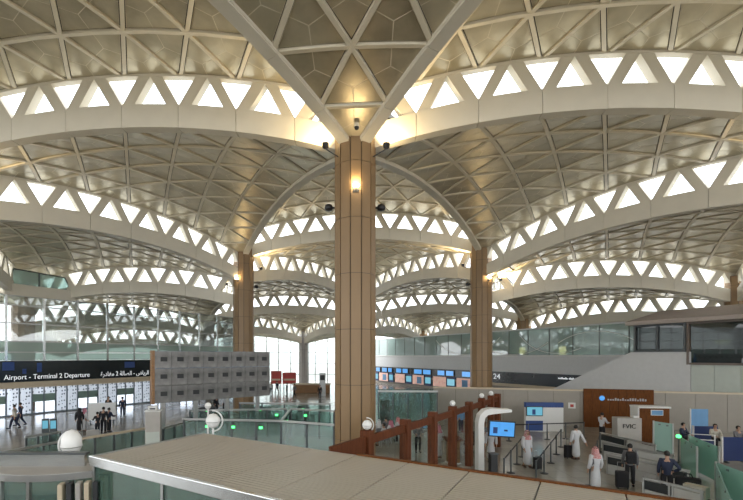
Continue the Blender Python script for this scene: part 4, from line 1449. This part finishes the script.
# ------------------------------------------------------------------ queue stanchions with belts
def stanchion_line(p0, p1, n, where, belt=True):
    a, b = Vector(p0 + (0,)), Vector(p1 + (0,))
    ang = math.atan2((b - a).y, (b - a).x)
    step = (b - a).length / (n - 1)
    for k in range(n):
        o = empty('queue_stanchion', a + (b - a) * (k / (n - 1)), ang)
        tag(o, 'black belt stanchion, %s from the left %s' % (ORD[k], where), 'stanchion', 'belt stanchions')
        if 'st_post' not in CACHE:
            CACHE['st_base'] = MB().lathe([(.17, 0), (.17, .02), (.05, .05)], 16).mesh('base', 'rubber_dark')
            CACHE['st_post'] = MB().lathe([(.032, .05), (.032, .92), (.038, .93), (.038, 1.0), (.02, 1.01)], 12).mesh('post', 'dark_steel')
        link('base', CACHE['st_base'], o); link('post', CACHE['st_post'], o)
        if belt and k < n - 1:
            MB().box((.035, -.008, .93), (step - .035, .008, .99)).build('belt', 'black_cloth', o)
stanchion_line(pf(504, 483), pf(522, 457), 4, 'in the row by the screen totem')
stanchion_line(pf(536, 486), pf(561, 447), 5, 'in the middle row between the robed men')
stanchion_line(pf(509, 441), pf(584, 438), 5, 'in the far row by the television stand')
stanchion_line(pf(590, 486), pf(600, 452), 4, 'in the row by the counters')

# ------------------------------------------------------------------ stand with television
kd = empty('info_stand', P(525.5, 27.6), -.05)
tag(kd, 'white exhibition stand with blue band and television by the partition', 'stand')
KW = 37 / FPX * 27.6
MB().box((0, 0, 0), (KW, .25, 1.62), bev=.01).build('wall_board', 'white_lacquer', kd)
MB().box((0, -.01, 1.62), (KW, .26, 1.95)).build('header', 'blue_panel', kd)
MB().box((.02, -.02, 0.05), (1.15, 0, .72)).build('lower_panel', 'blue_panel', kd)
tv = MB().box((.02, -.10, 1.05), (1.12, -.02, 1.70), bev=.015).build('television', 'black_metal', kd)
MB().box((.07, -.112, 1.10), (1.07, -.10, 1.65)).build('screen', 'screen_cyan', tv)
MB().box((.40, -.118, 1.15), (.62, -.112, 1.5)).build('screen_image', 'blue_panel', tv)

# ------------------------------------------------------------------ screen totem and podium
tt = empty('screen_totem', P(479.5, 16.9), 0)
tag(tt, 'white curved-arm totem holding a blue screen', 'totem')
arm = [(0, 0, .06), (0, 0, 2.35), (.06, 0, 2.62), (.22, 0, 2.78), (.45, 0, 2.83), (1.25, 0, 2.85)]
v = []; f = []
hw = [(.17, 0)] * 6
for i, p in enumerate(arm):
    a = Vector(arm[max(i - 1, 0)]); b = Vector(arm[min(i + 1, 5)]); t = (b - a).normalized(); nrm = Vector((-t.z, 0, t.x))
    th = .12 if i < 5 else .05
    for s_, y in ((-1, -.22), (1, -.22), (1, .22), (-1, .22)):
        q = Vector(p) + nrm * th * s_; v.append((q.x, y, q.z))
for i in range(5):
    o_ = i * 4
    for k in range(4): f.append((o_ + k, o_ + (k + 1) % 4, o_ + 4 + (k + 1) % 4, o_ + 4 + k))
f += [(3, 2, 1, 0), (20, 21, 22, 23)]
MB().add(v, f).build('curved_arm', 'white_lacquer', tt)
MB().box((-.35, -.45, 0), (.5, .45, .06), bev=.01).build('base_plate', 'white_lacquer', tt)
sc = MB().box((.22, -.10, 1.80), (1.32, -.02, 2.47), bev=.015).build('display', 'black_metal', tt, Matrix.Rotation(.06, 4, 'Y'))
MB().box((.27, -.112, 1.85), (1.27, -.10, 2.42)).build('screen', 'screen_blue', sc)
MB().box((.40, -.118, 1.95), (.58, -.112, 2.2)).build('screen_image', 'blue_panel', sc)
MB().box((.85, -.118, 2.05), (1.0, -.112, 2.12)).build('screen_mark', 'navy', sc)
MB().box((.1, -.06, 1.95), (.3, -.02, 2.15)).build('bracket', 'dark_steel', tt)
pdm = empty('display_pedestal', P(493, 16.0), .1)
tag(pdm, 'black pedestal under the totem screen', 'pedestal')
MB().box((-.14, -.12, 0), (.14, .12, 1.25), bev=.02).build('body', 'rubber_dark', pdm)
MB().box((-.17, -.15, 1.25), (.17, .15, 1.29)).build('top', 'dark_steel', pdm)
pod = empty('podium', P(453, 19.4), .15)
tag(pod, 'orange-brown wooden podium behind the wooden screen', 'podium')
MB().box((-.25, -.22, .05), (.25, .22, 1.08), bev=.01).build('body', 'wood_counter', pod)
MB().add([(-.42, -.28, 1.08), (.42, -.28, 1.08), (.42, .28, 1.18), (-.42, .28, 1.18), (-.42, -.28, 1.13), (.42, -.28, 1.13), (.42, .28, 1.23), (-.42, .28, 1.23)],
         [(3, 2, 1, 0), (4, 5, 6, 7), (0, 1, 5, 4), (1, 2, 6, 5), (2, 3, 7, 6), (3, 0, 4, 7)]).build('desk_top', 'wood_red', pod)
MB().box((-.3, -.26, 0), (.3, .26, .05)).build('plinth', 'white_lacquer', pod)
oc = empty('office_chair', P(470, 21.3), .5)
tag(oc, 'black office chair right of the wooden podium', 'chair')
MB().box((-.25, -.25, .45), (.25, .25, .54), bev=.03).build('seat', 'black_cloth', oc)
MB().lathe([(.02, -.04), (.25, -.035), (.30, 0), (.25, .035), (.02, .04)], 18, M=Matrix.Translation((0, -.28, .92)) @ Matrix.Rotation(PI / 2 - .1, 4, 'X')).build('backrest', 'black_cloth', oc, smooth=True)
MB().lathe([(.03, .08), (.03, .45)], 10).build('column', 'dark_steel', oc)
for k in range(5):
    a = 2 * PI * k / 5
    MB().tube([(0, 0, .1), (.3 * math.cos(a), .3 * math.sin(a), .06)], .022, 6).build('foot', 'dark_steel', oc)
    MB().lathe([(.01, -.015), (.03, -.012), (.03, .012), (.01, .015)], 8, M=Matrix.Translation((.3 * math.cos(a), .3 * math.sin(a), .03)) @ Matrix.Rotation(PI / 2, 4, 'X')).build('caster', 'rubber_dark', oc)
for s_ in (-1, 1):
    MB().tube([(s_ * .26, .1, .5), (s_ * .3, .1, .7), (s_ * .3, -.2, .7)], .02, 6).build('armrest', 'black_cloth', oc)

# ------------------------------------------------------------------ check-in counters on the right
mat('counter_white', (0.50, 0.50, 0.48), 0.4)
mat('conveyor', (0.02, 0.025, 0.028), 0.5)
def counter_row(p0, p1, nsec, where):
    a, b = Vector(p0 + (0,)), Vector(p1 + (0,))
    ang = math.atan2((b - a).y, (b - a).x)
    ln = (b - a).length / nsec
    for k in range(nsec):
        o = empty('check_in_counter', a + (b - a) * (k / nsec), ang)
        tag(o, 'check-in counter with conveyor belt, %s section %s on the right' % (ORD[k], where), 'counter', 'check-in counters')
        MB().box((.01, 0, 0), (ln - .01, .7, .42), bev=.01).build('plinth', 'counter_white', o)
        MB().box((.05, .08, .42), (ln - .05, .62, .47)).build('belt', 'conveyor', o)
        MB().box((0, -.03, .78), (ln, .05, .86), bev=.01).build('front_rail', 'steel', o)
        MB().box((.01, -.01, .44), (ln - .01, .03, .74)).build('side_panel', 'conveyor' if k % 2 == 0 else 'counter_white', o)
        for x in (.02, ln - .08):
            MB().box((x, -.03, 0), (x + .06, .03, .80)).build('leg', 'steel', o)
R_DIR = (GD.x, GD.y)
counter_row(pf(600, 433, .8), pf(656, 446, .8), 2, 'of the far row')
counter_row(pf(602, 443, .8), pf(674, 456, .8), 2, 'of the second row')
counter_row(pf(606, 455, .8), pf(690, 472, .8), 3, 'of the third row')
counter_row(pf(642, 478, .8), pf(704, 493, .8), 2, 'of the nearest row')

fb = empty('front_desk', P(617.5, 23.6), -.12)
tag(fb, 'pale grey desk front with dark letters before the wood cabinet', 'desk')
DW = 22.5 / FPX * 23.6
MB().box((0, 0, 0), (DW, .6, pz(418, 23.6)), bev=.015).build('body', 'grey_board', fb)
text('FVIC', .36, fb, (DW * .2, -.015, .92), 'black_cloth', width=DW * .55)
MB().box((DW * .7, .1, pz(418, 23.6)), (DW * .95, .4, pz(418, 23.6) + .12), bev=.03).build('papers', 'white_lacquer', fb)
wc = empty('wood_cabinet', P(639, 24.0), -.12)
tag(wc, 'tall dark wood cabinet with white top and a small screen', 'cabinet')
CW = 28 / FPX * 24.0; CZ = pz(408, 24)
MB().box((0, 0, 0), (CW, .8, CZ), bev=.01).build('body', 'wood_brown', wc)
MB().box((-.06, -.06, CZ), (CW + .06, .86, CZ + .09), bev=.01).build('top', 'white_lacquer', wc)
MB().box((-.05, -.03, 0), (0, .8, CZ)).build('side_panel', 'white_lacquer', wc)
s_ = MB().box((CW * .38, -.05, CZ - .42), (CW * .78, -.005, CZ - .10), bev=.01).build('sign_frame', 'white_lacquer', wc)
MB().box((CW * .40, -.06, CZ - .39), (CW * .76, -.05, CZ - .13)).build('sign_screen', 'blue_light', s_)

def glass_divider(x0, y0, x1, y1, zt, zt2, label, floor_z=0.0):
    """free-standing tinted glass screen, its top sloping from zt to zt2"""
    a = Vector(pf(x0, y0, zt) + (0,)); b = Vector(pf(x1, y1, zt2) + (0,))
    ang = math.atan2((b - a).y, (b - a).x); ln = (b - a).length
    o = empty('glass_divider', a, ang)
    tag(o, label, 'divider', 'green glass dividers')
    v = [(0, -.012, .1), (ln, -.012, .1), (ln, -.012, zt2), (0, -.012, zt), (0, .012, .1), (ln, .012, .1), (ln, .012, zt2), (0, .012, zt)]
    MB().add(v, [(0, 1, 2, 3), (7, 6, 5, 4), (0, 4, 5, 1), (1, 5, 6, 2), (2, 6, 7, 3), (3, 7, 4, 0)]).build('pane', 'green_glass', o)
    for x, z in ((0, zt), (ln, zt2)):
        MB().box((x - .03, -.03, 0), (x + .03, .03, z + .02)).build('post', 'steel', o)
    for t in (.3, .7):
        MB().box((ln * t - .05, -.03, zt + (zt2 - zt) * t - .16), (ln * t + .05, .03, zt + (zt2 - zt) * t - .09)).build('clamp', 'dark_steel', o)
glass_divider(653.5, 421, 673, 424, 1.8, 1.7, 'green glass divider right of the wood cabinet')
glass_divider(681, 437, 697, 447, 1.5, 1.5, 'pale green glass divider with green light on its left post')
glass_divider(689, 435, 719, 447, 1.55, 1.5, 'green glass divider behind the black travel bag')
glass_divider(716, 462, 760, 478, 1.45, 1.4, 'large green glass divider at the right bottom corner')
glass_divider(716, 463, 731, 500, 1.45, 1.1, 'pale sloping glass divider at the right bottom corner')
gl = empty('green_lamp', (pf(678.5, 438, 1.5)) + (1.5,))
tag(gl, 'small green signal lamp by the blue divider', 'lamp')
MB().lathe([(.03, -1.5), (.03, -.05), (.06, -.05), (.06, 0)], 10).build('post', 'dark_steel', gl)
MB().lathe([(.02, 0), (.09, .03), (.09, .12), (.02, .16)], 12).build('light', 'green_led', gl)
for x0, x1, y0, y1, Z, mm, tx in ((691, 707, 409, 436, 24.2, 'blue_light', 'tall light blue divider board by the partition'), (694, 716, 426, 445, 22.8, 'navy', 'low navy blue divider in front of the light blue board'),
                                 (723, 746, 437, 460, 19.5, 'navy', 'navy blue divider near the right picture edge')):
    o = empty('divider_board', P(x0, Z), -.1); tag(o, tx, 'divider', 'blue divider boards')
    w = (x1 - x0) / FPX * Z; zt = pz(y0, Z)
    MB().box((0, 0, .08), (w, .06, zt), bev=.015).build('board', mm, o)
    MB().box((-.05, -.02, 0), (0, .08, zt + .02)).build('edge_post', 'white_lacquer', o)
    for x in (.1, w - .1):
        MB().box((x - .04, -.2, 0), (x + .04, .26, .08)).build('foot', 'dark_steel', o)
o = empty('desk_rail', P(690, 19.6), -.35); tag(o, 'white tubular desk rail before the navy divider', 'rail')
MB().tube([(0, 0, 0), (0, 0, 1.35), (.95, 0, 1.35), (.95, 0, 0)], .03, 8).build('tube', 'white_lacquer', o)
MB().tube([(0, 0, 1.1), (.95, 0, 1.1)], .02, 8).build('cross_bar', 'white_lacquer', o)
bag('travel_bag', pf(688, 477, .8) + (.452,), -.7, 'black travel bag lying on the nearest conveyor counter')
bx_ = empty('carton', (pf(694, 494, .6)[0] + .16, pf(694, 494, .6)[1] + .1, .475), -1.05); tag(bx_, 'beige carton lying on the nearest counter at the bottom right', 'box')
MB().box((-.3, -.17, 0), (.3, .17, .38), bev=.01).build('box', 'cream_cloth', bx_)
MB().box((-.3, -.03, .38), (.3, .03, .385)).build('tape', 'beige_band', bx_)

# ------------------------------------------------------------------ left and centre: barriers, kiosks, machines
def barrier(p0, p1, n, zt, label, panem='teal_glass', railm='steel', leds=()):
    a, b = Vector(tuple(p0) + (0,)), Vector(tuple(p1) + (0,))
    ang = math.atan2((b - a).y, (b - a).x); ln = (b - a).length; st = ln / n
    o = empty('glass_barrier', a, ang); tag(o, label, 'barrier', 'glass barriers')
    for k in range(n + 1):
        MB().box((k * st - .045, -.045, 0), (k * st + .045, .045, zt - .05)).build('post', 'dark_steel', o)
        if k < n:
            MB().box((k * st + .05, -.01, .1), (k * st + st - .05, .01, zt - .1)).build('pane', panem, o)
    MB().box((-.05, -.06, zt - .05), (ln + .05, .06, zt + .05), bev=.01).build('top_rail', railm, o)
    for t in leds:
        MB().box((t * ln - .09, -.08, zt - .42), (t * ln + .09, -.05, zt - .30), bev=.01).build('signal_light', 'green_led', o)
    return o
ZB = 1.75
barrier(pf(184, 419, ZB), pf(281, 421, ZB), 4, ZB, 'steel-railed glass barrier behind the canopy, below the video wall', leds=(.25, .52, .80))
barrier(pf(281, 421, ZB), pf(334, 425, ZB), 2, ZB, 'steel-railed glass barrier behind the canopy, just left of the big column')
barrier(pf(281.5, 420.5, ZB), pf(290, 410, ZB), 2, ZB, 'glass barrier running back from the corner left of the big column', leds=(.5,))
barrier(pf(190, 410.5, ZB), pf(286, 409, ZB), 5, ZB, 'second glass barrier further back below the video wall', leds=(.9,))
barrier(pf(291, 409, ZB), pf(334, 411, ZB), 3, ZB, 'far glass barrier left of the big column', leds=(.35,))
barrier(pf(240, 403, ZB), pf(330, 404, ZB), 4, ZB, 'farthest glass barrier before the far wooden counter')
barrier(pf(0, 453, 1.1), pf(62, 441, 1.1), 3, 1.1, 'low glass railing at the left picture edge')
barrier(pf(74, 440, 1.1), pf(148, 428, 1.1), 4, 1.1, 'low glass railing left of the grey cabinet', railm='beige_band')
barrier(pf(163, 428, 1.3), pf(195, 420, 1.3), 3, 1.3, 'glass railing under the left end of the video wall')
barrier(pf(26, 437, 1.0), pf(60, 432, 1.0), 3, 1.0, 'short dark railing between the walkers and the self-service machines')
for n_, x in enumerate((45.5, 53.5)):
    o = empty('self_service_kiosk', P(x, 23.4), .5)
    tag(o, 'slim dark self-service machine at the left, %s of the pair' % ('left one' if n_ == 0 else 'right one'), 'kiosk', 'self-service machines')
    MB().box((-.17, -.12, .05), (.17, .12, 1.5), bev=.02).build('body', 'dark_steel', o)
    MB().box((-.13, -.13, .95), (.13, -.12, 1.4)).build('screen', 'screen_cyan', o)
    MB().box((-.19, -.17, 0), (.19, .17, .05)).build('base', 'rubber_dark', o)
o = empty('white_board', P(88, 30), .25); tag(o, 'large pale board standing behind the left-hand group', 'board')
MB().box((0, 0, .35), (1.85, .06, 1.62), bev=.01).build('board', 'white_lacquer', o)
for x in (.15, 1.7):
    MB().box((x - .03, 0, 0), (x + .03, .06, .35)).build('leg', 'dark_steel', o)
    MB().box((x - .03, -.25, 0), (x + .03, .3, .04)).build('foot', 'dark_steel', o)
o = empty('luggage_trolley', P(92, 25.0), .6); tag(o, 'low luggage trolley with a pale bag by the left-hand group', 'trolley')
MB().box((-.5, -.3, .15), (.5, .3, .2)).build('deck', 'steel', o)
MB().tube([(-.5, -.28, .2), (-.55, -.28, .95), (-.55, .28, .95), (-.5, .28, .2)], .02, 6).build('handle', 'steel', o)
MB().box((-.3, -.22, .21), (.4, .22, .55), bev=.06).build('bag', 'grey_board', o)
for x in (-.4, .4):
    for y in (-.25, .25):
        MB().lathe([(.01, -.02), (.07, -.018), (.07, .018), (.01, .02)], 10, M=Matrix.Translation((x, y, .075)) @ Matrix.Rotation(PI / 2, 4, 'X')).build('wheel', 'rubber_dark', o)
o = empty('grey_cabinet', P(145, 20.5), .3); tag(o, 'grey service cabinet below the left end of the video wall', 'cabinet')
w = 14 / FPX * 20.5; zt = pz(412, 20.5)
MB().box((0, 0, 0), (w, .55, zt), bev=.02).build('body', 'grey_board', o)
MB().box((w * .05, -.012, .12), (w * .95, 0, zt * .55)).build('door', 'greenish_wall', o)
MB().box((-.03, -.03, zt), (w + .03, .6, zt + .05)).build('top', 'white_lacquer', o)
o2 = empty('printer', (px(149, 20.6), 20.75, zt + .052), .3); tag(o2, 'small white printer on top of the grey cabinet', 'printer')
MB().box((-.1, -.1, 0), (.32, .22, .22), bev=.03).build('case', 'white_lacquer', o2)
MB().box((-.02, -.11, .05), (.24, -.1, .12)).build('tray_slot', 'black_metal', o2)
# screening machines
for n_, (x, Z, w, hh, tx) in enumerate(((262, 30, 2.4, 1.35, 'nearest the video wall'), (303, 31, 1.8, 1.3, 'left of the big column'), (208, 29.5, 2.2, 1.4, 'below the middle of the video wall'))):
    o = empty('baggage_scanner', P(x, Z), .1 * n_)
    tag(o, 'dark baggage scanner with tunnel hood, ' + tx, 'scanner', 'baggage scanners')
    MB().box((-w / 2, -.5, .0), (w / 2, .5, .7), bev=.03).build('body', 'dark_steel', o)
    MB().box((-w / 4, -.48, .7), (w / 4, .48, hh), bev=.06).build('tunnel_hood', 'rubber_dark', o)
    MB().box((-w / 2 - .4, -.35, .66), (w / 2 + .4, .35, .72)).build('belt', 'conveyor', o)
    MB().box((-.1, -.51, hh - .25), (.1, -.48, hh - .12)).build('indicator', 'green_led', o)
globe_lamp((px(213, 11.5), 11.5, pz(428, 11.5)), .20, 'white globe fixture with ring bracket behind the canopy, below the video wall', True, 0, stalk=pz(428, 11.5))
globe_lamp((px(208, 14), 14, pz(409, 14)), .11, 'small white globe fixture just left of the ringed one', False, 0, stalk=pz(409, 14))

# far hall furniture
for n_, (a, b) in enumerate(((271, 281.5), (282.5, 296))):
    o = empty('billboard', P(a, 60), 0); tag(o, 'red advertising board before the far glass wall, %s one' % ('left' if n_ == 0 else 'right'), 'billboard', 'red billboards')
    w = (b - a) / FPX * 60
    MB().box((0, 0, 1.0), (w, .15, pz(371 if n_ == 0 else 372.5, 60)), bev=.02).build('face', 'poster_red', o)
    for x in (.2, w - .2):
        MB().box((x - .05, .02, 0), (x + .05, .12, 1.0)).build('leg', 'dark_steel', o)
    MB().box((.15, -.02, 1.5), (w - .15, 0, 1.75)).build('stripe', 'beige_band', o)
o = empty('far_counter', P(293, 56), 0); tag(o, 'long wooden counter before the far glass wall', 'counter')
w = 37 / FPX * 56
MB().box((0, 0, 0), (w, .8, pz(385, 56)), bev=.05).build('body', 'wood_counter', o)
MB().box((-.1, -.1, pz(385, 56)), (w + .1, .9, pz(383.5, 56))).build('top', 'beige_band', o)
o = empty('info_column', P(322.5, 52), 0); tag(o, 'grey information column with a dark screen in the far hall', 'kiosk')
MB().box((-.4, -.2, 0), (.4, .2, pz(373, 52)), bev=.03).build('body', 'steel', o)
MB().box((-.3, -.22, pz(380, 52)), (.3, -.2, pz(375, 52))).build('screen', 'rubber_dark', o)
